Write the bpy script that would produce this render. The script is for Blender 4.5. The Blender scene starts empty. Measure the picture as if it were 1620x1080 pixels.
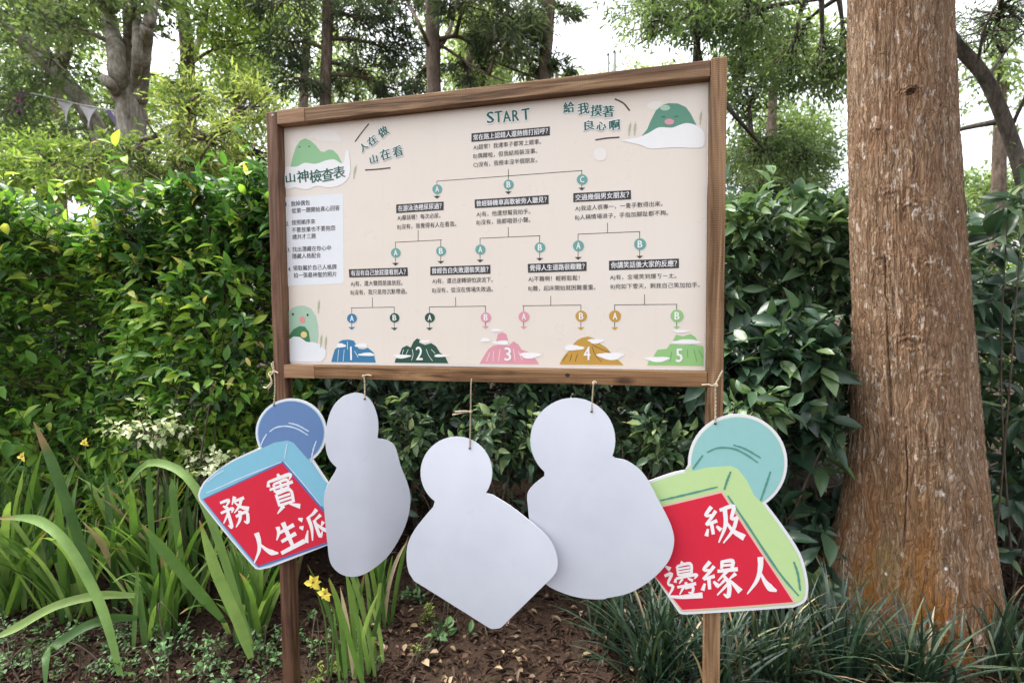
import bpy, bmesh, math, random
import numpy as np
from mathutils import Matrix, Vector

random.seed(7)
RNG = np.random.default_rng(11)
SC = bpy.context.scene
COL = SC.collection

# ------------------------------------------------------------------ camera
FPX, PITCH, ROLL, YAW = 806.6, 0.04734, 0.00755, 0.23641
CAM_H = 1.35
cam_d = bpy.data.cameras.new('camera')
cam = bpy.data.objects.new('camera', cam_d)
COL.objects.link(cam)
cam_d.sensor_fit = 'HORIZONTAL'
cam_d.sensor_width = 36.0
cam_d.lens = FPX / 1620.0 * 36.0
cam_d.clip_start = 0.05
cam_d.clip_end = 2000.0
cam_d.dof.use_dof = True
cam_d.dof.focus_distance = 1.75
cam_d.dof.aperture_fstop = 3.2
FWD = np.array([0, math.cos(PITCH), -math.sin(PITCH)])
_U = np.array([0, math.sin(PITCH), math.cos(PITCH)])
_X = np.array([1.0, 0, 0])
RGT = math.cos(ROLL) * _X - math.sin(ROLL) * _U
UPV = math.sin(ROLL) * _X + math.cos(ROLL) * _U
CAMP = np.array([0, 0, CAM_H])
M = Matrix.Identity(4)
for i in range(3):
    M[i][0] = RGT[i]; M[i][1] = UPV[i]; M[i][2] = -FWD[i]; M[i][3] = CAMP[i]
cam.matrix_world = M
SC.camera = cam

# ------------------------------------------------------------------ sky, sun, exposure
SUN_EL, SUN_AZ = math.radians(64), math.radians(296)   # azimuth clockwise from +Y
w = bpy.data.worlds.new('World'); SC.world = w; w.use_nodes = True
nt = w.node_tree; nt.nodes.clear()
sky = nt.nodes.new('ShaderNodeTexSky'); sky.sky_type = 'NISHITA'; sky.sun_disc = False
sky.sun_elevation = SUN_EL; sky.sun_rotation = SUN_AZ
sky.air_density = 1.0; sky.dust_density = 4.0; sky.ozone_density = 1.0
hs = nt.nodes.new('ShaderNodeHueSaturation'); hs.inputs['Saturation'].default_value = 0.22
bg = nt.nodes.new('ShaderNodeBackground'); bg.inputs['Strength'].default_value = 0.15
wo = nt.nodes.new('ShaderNodeOutputWorld')
nt.links.new(sky.outputs[0], hs.inputs['Color']); nt.links.new(hs.outputs[0], bg.inputs['Color'])
nt.links.new(bg.outputs[0], wo.inputs[0])
sun_d = bpy.data.lights.new('sun', 'SUN'); sun_d.energy = 1.5; sun_d.angle = math.radians(25)
sun_d.color = (1.0, 0.95, 0.87)
sun = bpy.data.objects.new('sun', sun_d); COL.objects.link(sun)
sd = Vector((math.sin(SUN_AZ) * math.cos(SUN_EL), math.cos(SUN_AZ) * math.cos(SUN_EL), math.sin(SUN_EL)))
sun.rotation_euler = sd.to_track_quat('Z', 'Y').to_euler()
sun.location = (0, -3, 6)
SC.view_settings.view_transform = 'Standard'
SC.view_settings.look = 'None'
SC.view_settings.gamma = 1.0
SC.view_settings.exposure = 1.98

# ------------------------------------------------------------------ helpers
def ray(x, y):
    return FWD + RGT * ((x - 810) / FPX) + UPV * ((540 - y) / FPX)
def at(x, y, Y):
    d = ray(x, y); return CAMP + d * (Y / d[1])
def on_ground(x, y):
    d = ray(x, y); return CAMP + d * (-CAM_H / d[2])
def hit(x, y, p0, n):
    d = ray(x, y); return CAMP + d * (np.dot(p0 - CAMP, n) / np.dot(d, n))
def project(P):
    q = P - CAMP
    z = q @ FWD
    return 810 + FPX * (q @ RGT) / z, 540 - FPX * (q @ UPV) / z, z

def _h(ix, iy, iz, s):
    n = (ix * 73856093) ^ (iy * 19349663) ^ (iz * 83492791) ^ (s * 2654435761)
    n = (n ^ (n >> 13)) * 1274126177
    n = n & 0x7fffffff
    n = (n ^ (n >> 16)) & 0xffff
    return n / 65535.0
def vnoise(x, y, z, s=1):
    x = np.asarray(x, float); y = np.asarray(y, float); z = np.asarray(z, float)
    x, y, z = np.broadcast_arrays(x, y, z)
    ix = np.floor(x).astype(np.int64); iy = np.floor(y).astype(np.int64); iz = np.floor(z).astype(np.int64)
    fx = x - ix; fy = y - iy; fz = z - iz
    fx = fx * fx * (3 - 2 * fx); fy = fy * fy * (3 - 2 * fy); fz = fz * fz * (3 - 2 * fz)
    r = 0
    for a in (0, 1):
        for b in (0, 1):
            for c in (0, 1):
                wgt = (fx if a else 1 - fx) * (fy if b else 1 - fy) * (fz if c else 1 - fz)
                r = r + wgt * _h(ix + a, iy + b, iz + c, s)
    return r * 2 - 1
def fbm(x, y, z, o=4, s=1):
    r = 0; a = 1.0; f = 1.0
    for k in range(o):
        r = r + a * vnoise(x * f, y * f, z * f, s + k); a *= 0.5; f *= 2.03
    return r

def gz(x, y):
    x = np.asarray(x, float); y = np.asarray(y, float)
    near = np.exp(-((x / 9) ** 2 + ((y - 3) / 9) ** 2))
    return near * (0.035 * vnoise(x * 0.9, y * 0.9, 0.3, 3) + 0.014 * vnoise(x * 4, y * 4, 1.3, 4)) \
        + 0.06 * np.clip(y - 2.2, 0, 4) * near

def link(o, parent=None):
    COL.objects.link(o)
    if parent is not None: o.parent = parent
    return o
def tag(o, label=None, cat=None, group=None, kind=None):
    if label: o['label'] = label
    if cat: o['category'] = cat
    if group: o['group'] = group
    if kind: o['kind'] = kind
    return o
def empty(name, loc=(0, 0, 0), rot=None):
    o = bpy.data.objects.new(name, None); COL.objects.link(o)
    o.empty_display_size = 0.1
    o.location = tuple(loc)
    if rot: o.rotation_euler = rot
    return o
def tri_mesh(name, V, F, tint=None, smooth=True):
    V = np.asarray(V, np.float32).reshape(-1, 3); F = np.asarray(F, np.int32).reshape(-1, 3)
    me = bpy.data.meshes.new(name)
    me.vertices.add(len(V)); me.vertices.foreach_set('co', V.ravel())
    me.loops.add(F.size); me.loops.foreach_set('vertex_index', F.ravel())
    me.polygons.add(len(F))
    me.polygons.foreach_set('loop_start', np.arange(0, F.size, 3, dtype=np.int32))
    me.polygons.foreach_set('use_smooth', np.full(len(F), smooth, dtype=bool))
    if tint is not None:
        a = me.attributes.new('tint', 'FLOAT', 'POINT'); a.data.foreach_set('value', np.asarray(tint, np.float32))
    me.update(calc_edges=True)
    return me
def obj(name, me, mat=None, parent=None):
    o = bpy.data.objects.new(name, me)
    if mat is not None and not me.materials: me.materials.append(mat)
    return link(o, parent)
def py_mesh(name, V, F, smooth=False):
    me = bpy.data.meshes.new(name); me.from_pydata([tuple(v) for v in V], [], F)
    if smooth: me.polygons.foreach_set('use_smooth', [True] * len(F))
    me.update(); return me
def unit(v):
    v = np.asarray(v, float); return v / (np.linalg.norm(v, axis=-1, keepdims=True) + 1e-9)

def tube_arrays(pts, radii, n=8, cap=True):
    pts = np.asarray(pts, float); m = len(pts)
    radii = np.broadcast_to(np.asarray(radii, float), (m,))
    T = np.gradient(pts, axis=0); T = unit(T)
    ref = np.array([0.31, 0.17, 0.93]) if abs(T[0][2]) < 0.9 else np.array([0.93, 0.21, 0.1])
    A = unit(np.cross(T, ref)); B = np.cross(T, A)
    th = np.linspace(0, 2 * math.pi, n, endpoint=False)
    V = pts[:, None, :] + radii[:, None, None] * (np.cos(th)[None, :, None] * A[:, None, :] + np.sin(th)[None, :, None] * B[:, None, :])
    V = V.reshape(-1, 3)
    i = np.arange(m - 1)[:, None] * n; j = np.arange(n)[None, :]; j2 = (j + 1) % n
    a = i + j; b = i + j2; c = i + n + j2; d = i + n + j
    F = np.concatenate([np.stack([a, b, c], -1).reshape(-1, 3), np.stack([a, c, d], -1).reshape(-1, 3)])
    if cap:
        k = np.arange(1, n - 1)
        F = np.concatenate([F, np.stack([np.zeros_like(k), k + 1, k], -1), (m - 1) * n + np.stack([np.zeros_like(k), k, k + 1], -1)])
    return V, F
class Acc:
    """collects triangle pieces of ONE part"""
    def __init__(s): s.V = []; s.F = []; s.T = []; s.n = 0
    def add(s, V, F, t=0.0):
        V = np.asarray(V, float).reshape(-1, 3)
        s.V.append(V); s.F.append(np.asarray(F).reshape(-1, 3) + s.n); s.n += len(V)
        s.T.append(np.broadcast_to(np.asarray(t, float), (len(V),)))
    def tube(s, pts, r, n=6, t=0.0):
        V, F = tube_arrays(pts, r, n); s.add(V, F, t)
    def mesh(s, name, smooth=True):
        if not s.V: return tri_mesh(name, np.zeros((0, 3)), np.zeros((0, 3)))
        return tri_mesh(name, np.concatenate(s.V), np.concatenate(s.F), np.concatenate(s.T), smooth)
def smooth_path(pts, n=16):
    pts = np.asarray(pts, float)
    if len(pts) < 3:
        t = np.linspace(0, 1, n)[:, None]; return pts[0] * (1 - t) + pts[-1] * t
    P = np.vstack([2 * pts[0] - pts[1], pts, 2 * pts[-1] - pts[-2]])
    out = []
    m = len(pts) - 1; per = max(2, n // m)
    for k in range(m):
        p0, p1, p2, p3 = P[k], P[k + 1], P[k + 2], P[k + 3]
        for t in np.linspace(0, 1, per, endpoint=False):
            out.append(0.5 * (2 * p1 + (p2 - p0) * t + (2 * p0 - 5 * p1 + 4 * p2 - p3) * t * t + (3 * p1 - p0 - 3 * p2 + p3) * t ** 3))
    out.append(pts[-1]); return np.array(out)

# ------------------------------------------------------------------ materials
class NT:
    def __init__(s, name):
        s.m = bpy.data.materials.new(name); s.m.use_nodes = True
        s.t = s.m.node_tree; s.t.nodes.clear()
    def n(s, typ, **kw):
        nd = s.t.nodes.new(typ)
        for k, v in kw.items():
            if k.startswith('i_'):
                key = k[2:]
                nd.inputs[int(key) if key.isdigit() else key].default_value = v
            else: setattr(nd, k, v)
        return nd
    def l(s, a, b): s.t.links.new(a, b)
    def ramp(s, stops, fac, interp='LINEAR'):
        r = s.n('ShaderNodeValToRGB'); r.color_ramp.interpolation = interp
        e = r.color_ramp.elements
        while len(e) < len(stops): e.new(0.5)
        for k, (p, c) in enumerate(stops):
            e[k].position = p; e[k].color = (c[0], c[1], c[2], 1)
        s.l(fac, r.inputs[0]); return r.outputs[0]
    def noise(s, vec, scale, detail=4, rough=0.55, dist=0.0):
        n_ = s.n('ShaderNodeTexNoise'); n_.inputs['Scale'].default_value = scale
        n_.inputs['Detail'].default_value = detail; n_.inputs['Roughness'].default_value = rough
        n_.inputs['Distortion'].default_value = dist
        if vec is not None: s.l(vec, n_.inputs['Vector'])
        return n_.outputs['Fac']
    def mapping(s, scale, coord='Object', rot=(0, 0, 0), loc=(0, 0, 0)):
        tc = s.n('ShaderNodeTexCoord'); mp = s.n('ShaderNodeMapping')
        mp.inputs['Scale'].default_value = scale; mp.inputs['Rotation'].default_value = rot; mp.inputs['Location'].default_value = loc
        s.l(tc.outputs[coord], mp.inputs['Vector']); return mp.outputs[0]
    def mix(s, fac, a, b, blend='MIX'):
        m = s.n('ShaderNodeMix'); m.data_type = 'RGBA'; m.blend_type = blend
        for v, k in ((fac, 0), (a, 6), (b, 7)):
            if isinstance(v, (int, float)): m.inputs[k].default_value = v
            elif isinstance(v, tuple): m.inputs[k].default_value = (v[0], v[1], v[2], 1)
            else: s.l(v, m.inputs[k])
        return m.outputs[2]
    def math(s, op, a, b=None):
        m = s.n('ShaderNodeMath'); m.operation = op
        for v, k in ((a, 0), (b, 1)):
            if v is None: continue
            if isinstance(v, (int, float)): m.inputs[k].default_value = v
            else: s.l(v, m.inputs[k])
        return m.outputs[0]
    def bump(s, h, strength=0.3, dist=0.01):
        b = s.n('ShaderNodeBump'); b.inputs['Strength'].default_value = strength; b.inputs['Distance'].default_value = dist
        s.l(h, b.inputs['Height']); return b.outputs[0]
    def out(s, col, rough=0.6, normal=None, spec=0.5, transl=0.0, transl_col=None):
        p = s.n('ShaderNodeBsdfPrincipled')
        if isinstance(col, tuple): p.inputs['Base Color'].default_value = (col[0], col[1], col[2], 1)
        else: s.l(col, p.inputs['Base Color'])
        if isinstance(rough, (int, float)): p.inputs['Roughness'].default_value = rough
        else: s.l(rough, p.inputs['Roughness'])
        p.inputs['Specular IOR Level'].default_value = spec
        if normal is not None: s.l(normal, p.inputs['Normal'])
        o = s.n('ShaderNodeOutputMaterial')
        if transl > 0:
            t = s.n('ShaderNodeBsdfTranslucent'); mx = s.n('ShaderNodeMixShader'); mx.inputs[0].default_value = transl
            src = transl_col if transl_col is not None else col
            if isinstance(src, tuple): t.inputs[0].default_value = (src[0], src[1], src[2], 1)
            else: s.l(src, t.inputs[0])
            s.l(p.outputs[0], mx.inputs[1]); s.l(t.outputs[0], mx.inputs[2]); s.l(mx.outputs[0], o.inputs[0])
        else: s.l(p.outputs[0], o.inputs[0])
        return s.m

def leaf_mat(name, stops, rough=0.42, transl=0.3, spec=0.4, gain=1.3):
    stops = [(p, tuple(v * gain for v in c_)) for p, c_ in stops]
    m = NT(name)
    at_ = m.n('ShaderNodeAttribute'); at_.attribute_name = 'tint'
    oi = m.n('ShaderNodeObjectInfo')
    f = m.math('FRACT', m.math('ADD', at_.outputs['Fac'], oi.outputs['Random']))
    col = m.ramp(stops, f)
    nz = m.noise(m.mapping((1, 1, 1)), 30, 3)
    col = m.mix(0.35, col, m.mix(1.0, col, m.ramp([(0.3, (0.6, 0.62, 0.6)), (0.7, (1.25, 1.25, 1.15))], nz), 'MULTIPLY'))
    tc = m.mix(1.0, col, (1.4, 1.45, 0.85), 'MULTIPLY')
    return m.out(col, rough, m.bump(nz, 0.15, 0.003), spec, transl, tc)

def plain(name, col, rough=0.6, spec=0.4, var=0.12, scale=25):
    m = NT(name)
    nz = m.noise(m.mapping((1, 1, 1)), scale, 4)
    c = m.mix(1.0, col, m.ramp([(0.25, (1 - var,) * 3), (0.75, (1 + var * 0.5,) * 3)], nz), 'MULTIPLY')
    return m.out(c, rough, None, spec)

def wood_mat(name, axis, dark, mid, light, seed=0.0, cut=0.0):
    """stained softwood, grain along local axis 0 (u) or 2 (v)"""
    m = NT(name)
    s = [34.0, 34.0, 34.0]; s[axis] = 1.6
    v = m.mapping(tuple(s), loc=(seed, seed * 1.7, seed * 0.6))
    g = m.noise(v, 1.0, 5, 0.6, 1.6)
    s2 = [150.0, 150.0, 150.0]; s2[axis] = 5.0
    fine = m.noise(m.mapping(tuple(s2), loc=(seed * 2, seed, 0)), 1.0, 4, 0.6)
    blot = m.noise(m.mapping((4, 4, 4), loc=(seed, 0, seed)), 1.0, 3)
    c = m.ramp([(0.36, dark), (0.50, mid), (0.66, light)], g)
    c = m.mix(0.5, c, m.mix(1.0, c, m.ramp([(0.3, (0.5, 0.47, 0.45)), (0.6, (1.15, 1.15, 1.15))], fine), 'MULTIPLY'))
    c = m.mix(m.math('MULTIPLY', m.ramp([(0.45, (0, 0, 0)), (0.75, (1, 1, 1))], blot), 0.35), c, (light[0] * 1.0, light[1] * 1.0, light[2] * 1.05))
    # knots
    vo = m.n('ShaderNodeTexVoronoi'); vo.inputs['Scale'].default_value = 1.0
    s3 = [7.0, 7.0, 7.0]; s3[axis] = 2.6
    m.l(m.mapping(tuple(s3), loc=(seed, 0.3, seed)), vo.inputs['Vector'])
    kn = m.ramp([(0.05, (1, 1, 1)), (0.11, (0, 0, 0))], vo.outputs['Distance'])
    c = m.mix(m.math('MULTIPLY', kn, 0.8), c, (dark[0] * 0.45, dark[1] * 0.42, dark[2] * 0.4))
    h = m.math('ADD', g, m.math('MULTIPLY', fine, 0.6))
    if cut > 0:
        wv = m.n('ShaderNodeTexWave'); wv.wave_type = 'BANDS'; wv.bands_direction = 'Z' if axis == 2 else 'X'
        wv.inputs['Scale'].default_value = 1.0; wv.inputs['Distortion'].default_value = 1.0
        sc = [1.0, 1.0, 1.0]; sc[axis] = 62.0
        m.l(m.mapping(tuple(sc)), wv.inputs['Vector'])
        h = m.math('ADD', h, m.math('MULTIPLY', wv.outputs['Fac'], cut))
        c = m.mix(0.16, c, m.mix(1.0, c, wv.outputs['Color'], 'MULTIPLY'))
    return m.out(c, 0.62, m.bump(h, 0.55, 0.004), 0.3)

MAT = {}
def flat(name, srgb, rough=0.5, spec=0.3):
    """printed ink given as its sRGB colour"""
    if name in MAT: return MAT[name]
    c = tuple(((v / 255) / 12.92 if v / 255 <= 0.04045 else ((v / 255 + 0.055) / 1.055) ** 2.4) for v in srgb)
    MAT[name] = plain(name, tuple(v * 0.84 for v in c), rough, spec, 0.025, 40)
    return MAT[name]

# ------------------------------------------------------------------ ground
def build_ground():
    n = 300
    t = np.linspace(-1, 1, n); b = 7.6
    ax = 320 * np.sinh(b * t) / math.sinh(b)
    X, Y = np.meshgrid(ax, ax + 2.4)
    Z = gz(X, Y) + np.exp(-((X / 5) ** 2 + ((Y - 2.4) / 5) ** 2)) * 0.010 * fbm(X * 14, Y * 14, 0.5, 3, 9)
    V = np.stack([X, Y, Z], -1).reshape(-1, 3)
    i, j = np.meshgrid(np.arange(n - 1), np.arange(n - 1), indexing='ij')
    a = (i * n + j).ravel(); bb = a + 1; c = a + n + 1; d = a + n
    F = np.concatenate([np.stack([a, bb, c], -1), np.stack([a, c, d], -1)])
    m = NT('forest_soil')
    v = m.mapping((1, 1, 1))
    n1 = m.noise(v, 9, 6, 0.65); n2 = m.noise(v, 70, 5, 0.7); n3 = m.noise(v, 2.0, 3)
    c = m.ramp([(0.3, (0.016, 0.010, 0.007)), (0.5, (0.042, 0.024, 0.017)), (0.7, (0.088, 0.054, 0.037))], n2)
    c = m.mix(m.math('MULTIPLY', n1, 0.5), c, (0.055, 0.035, 0.022))
    c = m.mix(m.ramp([(0.55, (0, 0, 0)), (0.7, (0.4, 0.4, 0.4))], n3), c, (0.035, 0.045, 0.015))
    mat = m.out(c, 0.95, m.bump(m.math('ADD', n2, n1), 0.8, 0.02), 0.2)
    o = obj('ground', tri_mesh('ground', V, F), mat)
    tag(o, kind='structure')
build_ground()

# ------------------------------------------------------------------ notice board
BX, BY, BZ = -0.8013, 1.7860, CAM_H - 0.2053
W_IN, H_FR, RT, PW, PD, REC = 1.40, 0.919, 0.0448, 0.0442, 0.044, 0.034
cU = np.array([math.cos(YAW), -math.sin(YAW), 0.0])     # along the board
cB = np.array([math.sin(YAW), math.cos(YAW), 0.0])      # into the board
ORG = np.array([BX, BY, BZ])
def loc2w(u, d, v): return ORG + cU * u + cB * d + np.array([0, 0, v])
BASE_Z = 0.0
board = empty('notice_board', loc2w(0.7, 0, 0)[:2].tolist() + [0.0], (0, 0, -YAW))
tag(board, 'wooden framed notice board on two posts with a flow chart of questions', 'notice board')
BO = np.array([0.7, 0, -BZ])   # local shift: board local = (u-0.7, d, v+BZ)
def L(u, d, v): return (u - 0.7, d, v + BZ)

def box_bm(bm, lo, hi, bevel=0.0):
    vs = [bm.verts.new((x, y, z)) for x in (lo[0], hi[0]) for y in (lo[1], hi[1]) for z in (lo[2], hi[2])]
    for f in ((0, 1, 3, 2), (4, 6, 7, 5), (0, 4, 5, 1), (2, 3, 7, 6), (0, 2, 6, 4), (1, 5, 7, 3)):
        bm.faces.new([vs[k] for k in f])
    bmesh.ops.recalc_face_normals(bm, faces=bm.faces)
    if bevel: bmesh.ops.bevel(bm, geom=list(bm.edges), offset=bevel, segments=2, affect='EDGES', profile=0.6)
def box_part(name, lo, hi, mat, parent, bevel=0.002):
    bm = bmesh.new(); box_bm(bm, lo, hi, bevel)
    me = bpy.data.meshes.new(name); bm.to_mesh(me); bm.free()
    return obj(name, me, mat, parent)

wood_post_l = wood_mat('stained_wood_red', 2, (0.050, 0.022, 0.012), (0.135, 0.064, 0.036), (0.25, 0.140, 0.080), 3.1, 0.04)
wood_post_r = wood_mat('stained_wood_worn', 2, (0.085, 0.042, 0.018), (0.215, 0.118, 0.056), (0.36, 0.225, 0.122), 7.7, 0.25)
wood_rail_t = wood_mat('stained_wood_rail', 0, (0.060, 0.029, 0.013), (0.195, 0.107, 0.052), (0.36, 0.226, 0.122), 1.3, 0.05)
wood_rail_b = wood_mat('stained_wood_sill', 0, (0.065, 0.028, 0.011), (0.205, 0.104, 0.044), (0.36, 0.212, 0.102), 5.9, 0.04)
wood_block = wood_mat('stained_wood_block', 0, (0.19, 0.10, 0.05), (0.29, 0.165, 0.085), (0.36, 0.22, 0.125), 9.2)
metal = plain('galvanised_screw', (0.62, 0.62, 0.63), 0.35, 0.6)

pl = box_part('post', L(-PW, 0, -BZ - 0.25), L(-0.0006, PD, H_FR - 0.001), wood_post_l, board, 0.003)
tag(pl, 'left post, dark red brown with vertical grooves')
pr = box_part('post', L(W_IN + 0.0006, 0, -BZ - 0.25), L(W_IN + PW, PD, H_FR + 0.004), wood_post_r, board, 0.003)
tag(pr, 'right post, pale worn brown with saw marks')
SPL = 0.108
tr = box_part('top_rail', L(SPL, 0.0005, H_FR - RT), L(W_IN, PD - 0.001, H_FR), wood_rail_t, board, 0.0022)
box_part('rail_end_block', L(0, -0.0008, H_FR - RT - 0.001), L(SPL - 0.0007, PD - 0.002, H_FR + 0.0012), wood_block, board, 0.002)
SB = 0.122
br = box_part('bottom_rail', L(SB, -0.0012, 0), L(W_IN, PD - 0.001, RT), wood_rail_b, board, 0.0022)
box_part('rail_end_block', L(0, -0.0022, -0.001), L(SB - 0.0006, PD - 0.002, RT + 0.0006), wood_block, board, 0.002)
# screw in the head of the left post
def screw(u, v, d0, r=0.0048):
    bm = bmesh.new()
    bmesh.ops.create_cone(bm, cap_ends=True, segments=14, radius1=r, radius2=r * 0.7, depth=0.003)
    bmesh.ops.rotate(bm, verts=bm.verts, matrix=Matrix.Rotation(math.pi / 2, 3, 'X'))
    me = bpy.data.meshes.new('screw'); bm.to_mesh(me); bm.free()
    o = obj('screw', me, metal, board); o.location = L(u, d0, v)
    bm = bmesh.new(); bmesh.ops.create_cone(bm, cap_ends=True, segments=8, radius1=r * 0.42, radius2=r * 0.42, depth=0.0034)
    bmesh.ops.rotate(bm, verts=bm.verts, matrix=Matrix.Rotation(math.pi / 2, 3, 'X'))
    me = bpy.data.meshes.new('screw_recess'); bm.to_mesh(me); bm.free()
    obj('screw_recess', me, flat('ink_black', (30, 28, 30)), o)
screw(-0.018, H_FR - 0.014, -0.0012)
# dark knot in the bottom rail and the pale plug mark on the right post
def disc_part(name, u, v, d, ru, rv, mat, parent, n=18):
    V = [L(u, d, v)] + [L(u + ru * math.cos(a) * random.uniform(0.85, 1.1), d, v + rv * math.sin(a) * random.uniform(0.85, 1.1)) for a in np.linspace(0, 2 * math.pi, n, endpoint=False)]
    return obj(name, py_mesh(name, V, [(0, 1 + (k + 1) % n, 1 + k) for k in range(n)]), mat, parent)
knot_mat = plain('wood_knot', (0.035, 0.018, 0.012), 0.7, 0.3, 0.4, 200)
_p = hit(898, 593, loc2w(0, 0, 0), cB) - ORG
disc_part('wood_knot', _p @ cU, _p[2], -0.0017, 0.0075, 0.006, knot_mat, br)

# ---- panel: white foam board, beige print sheet, ink layers a fraction of a millimetre apart
panel_mat = plain('white_board', (0.74, 0.73, 0.71), 0.5, 0.3, 0.03)
beige = NT('beige_print')
_nz = beige.noise(beige.mapping((1.4, 1.4, 1.4)), 1.2, 2)
_st = beige.noise(beige.mapping((26, 1, 1.6)), 1.0, 5, 0.65); _du = beige.noise(beige.mapping((1, 1, 1)), 11, 6, 0.7)
_c = beige.ramp([(0.3, (0.70, 0.620, 0.535)), (0.7, (0.70, 0.643, 0.580))], _nz)
_c = beige.mix(beige.math('MULTIPLY', beige.ramp([(0.52, (0, 0, 0)), (0.72, (1, 1, 1))], _st), 0.10), _c, (0.55, 0.50, 0.44))
_c = beige.mix(beige.math('MULTIPLY', beige.ramp([(0.55, (0, 0, 0)), (0.75, (1, 1, 1))], _du), 0.10), _c, (0.52, 0.47, 0.40))
beige_mat = beige.out(_c, beige.ramp([(0.3, (0.24, 0.24, 0.24)), (0.7, (0.42, 0.42, 0.42))], _du), beige.bump(beige.noise(beige.mapping((3, 3, 3)), 1.0, 2), 0.12, 0.02), 0.4)
panel = box_part('panel', L(0.0005, REC, RT + 0.0006), L(W_IN - 0.0005, REC + 0.006, H_FR - RT - 0.0012), panel_mat, board, 0.0006)
PP = loc2w(0, REC, 0)
def puv(x, y):
    """pixel -> (u, v) on the panel"""
    q = hit(x, y, PP, cB) - ORG
    return float(q @ cU), float(q[2])
LAY = 0.00035
def panel_poly(name, pts_uv, layer, mat, parent=panel):
    bm = bmesh.new()
    vs = [bm.verts.new(L(u, REC - 0.0006 - layer * LAY, v)) for u, v in pts_uv]
    f = bm.faces.new(vs); f.normal_update()
    if f.normal.y > 0: f.normal_flip()
    bmesh.ops.triangulate(bm, faces=list(bm.faces), ngon_method='EAR_CLIP')
    me = bpy.data.meshes.new(name); bm.to_mesh(me); bm.free()
    return obj(name, me, mat, parent)
def pp_poly(name, pts, layer, mat, smooth=False):
    uv = np.array([puv(*p) for p in pts])
    if smooth: uv = closed_smooth(uv)
    return panel_poly(name, uv, layer, mat)
def closed_smooth(uv, per=5):
    uv = np.asarray(uv, float); n = len(uv); out = []
    for k in range(n):
        p0, p1, p2, p3 = uv[k - 1], uv[k], uv[(k + 1) % n], uv[(k + 2) % n]
        for t in np.linspace(0, 1, per, endpoint=False):
            out.append(0.5 * (2 * p1 + (p2 - p0) * t + (2 * p0 - 5 * p1 + 4 * p2 - p3) * t * t + (3 * p1 - p0 - 3 * p2 + p3) * t ** 3))
    return np.array(out)
def pp_ell(name, cx, cy, rx, ry, layer, mat, n=28):
    return pp_poly(name, [(cx + rx * math.cos(a), cy + ry * math.sin(a)) for a in np.linspace(0, 2 * math.pi, n, endpoint=False)], layer, mat)
def ribbon(pts, wid):
    """2D polyline -> one strip outline polygon with varying width"""
    pts = np.asarray(pts, float); wid = np.broadcast_to(np.asarray(wid, float), (len(pts),))
    T = unit(np.gradient(pts, axis=0)); N = np.stack([-T[:, 1], T[:, 0]], -1)
    a = pts + N * wid[:, None] / 2; b = pts - N * wid[:, None] / 2
    return np.concatenate([a, b[::-1]])
def pp_line(name, pts, wpx, layer, mat):
    """connector line, in pixels of the photograph"""
    segs = []
    for p, q in zip(pts[:-1], pts[1:]):
        segs.append((puv(*p), puv(*q)))
    wd = wpx * 0.00185
    V = []; F = []
    for (a, b) in segs:
        a = np.array(a); b = np.array(b); t = unit(b - a); a = a - t * wd / 2; b = b + t * wd / 2
        n = np.array([-t[1], t[0]]) * wd / 2; k = len(V)
        for q in (a + n, a - n, b - n, b + n): V.append(L(q[0], REC - 0.0006 - layer * LAY - 0.00002 * len(F), q[1]))
        F.append((k, k + 1, k + 2, k + 3))
    return obj(name, py_mesh(name, V, F), mat, panel)
U0, U1, V0, V1 = 0.001, W_IN - 0.004, RT + 0.006, H_FR - RT - 0.002
panel_poly('print_sheet', [(U0, V0), (U1, V0), (U1, V1), (U0, V1)], 0, beige_mat)

INK = flat('ink_charcoal', (62, 58, 60)); TEAL = flat('ink_teal', (112, 168, 160)); DKG = flat('ink_dark_green', (42, 84, 68))
TITLE = flat('ink_bottle_green', (45, 100, 88)); WHITE = flat('ink_white', (246, 246, 246)); BLUE = flat('ink_blue', (58, 128, 172))
PINK = flat('ink_pink', (226, 158, 172)); OCH = flat('ink_ochre', (200, 156, 70)); LGR = flat('ink_light_green', (150, 200, 130))
PALEB = flat('ink_pale_blue', (237, 240, 244)); MINT = flat('ink_mint', (176, 208, 184)); SAGE = flat('ink_sage', (150, 200, 150))
DOME = flat('ink_dome_green', (98, 152, 130)); PEACH = flat('ink_peach', (240, 222, 208)); BROWN = flat('ink_brown', (78, 58, 52))
ROSE = flat('ink_rose', (240, 150, 155)); PALE = flat('ink_pale', (242, 236, 230)); REED = flat('ink_reed', (185, 190, 160))

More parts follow.
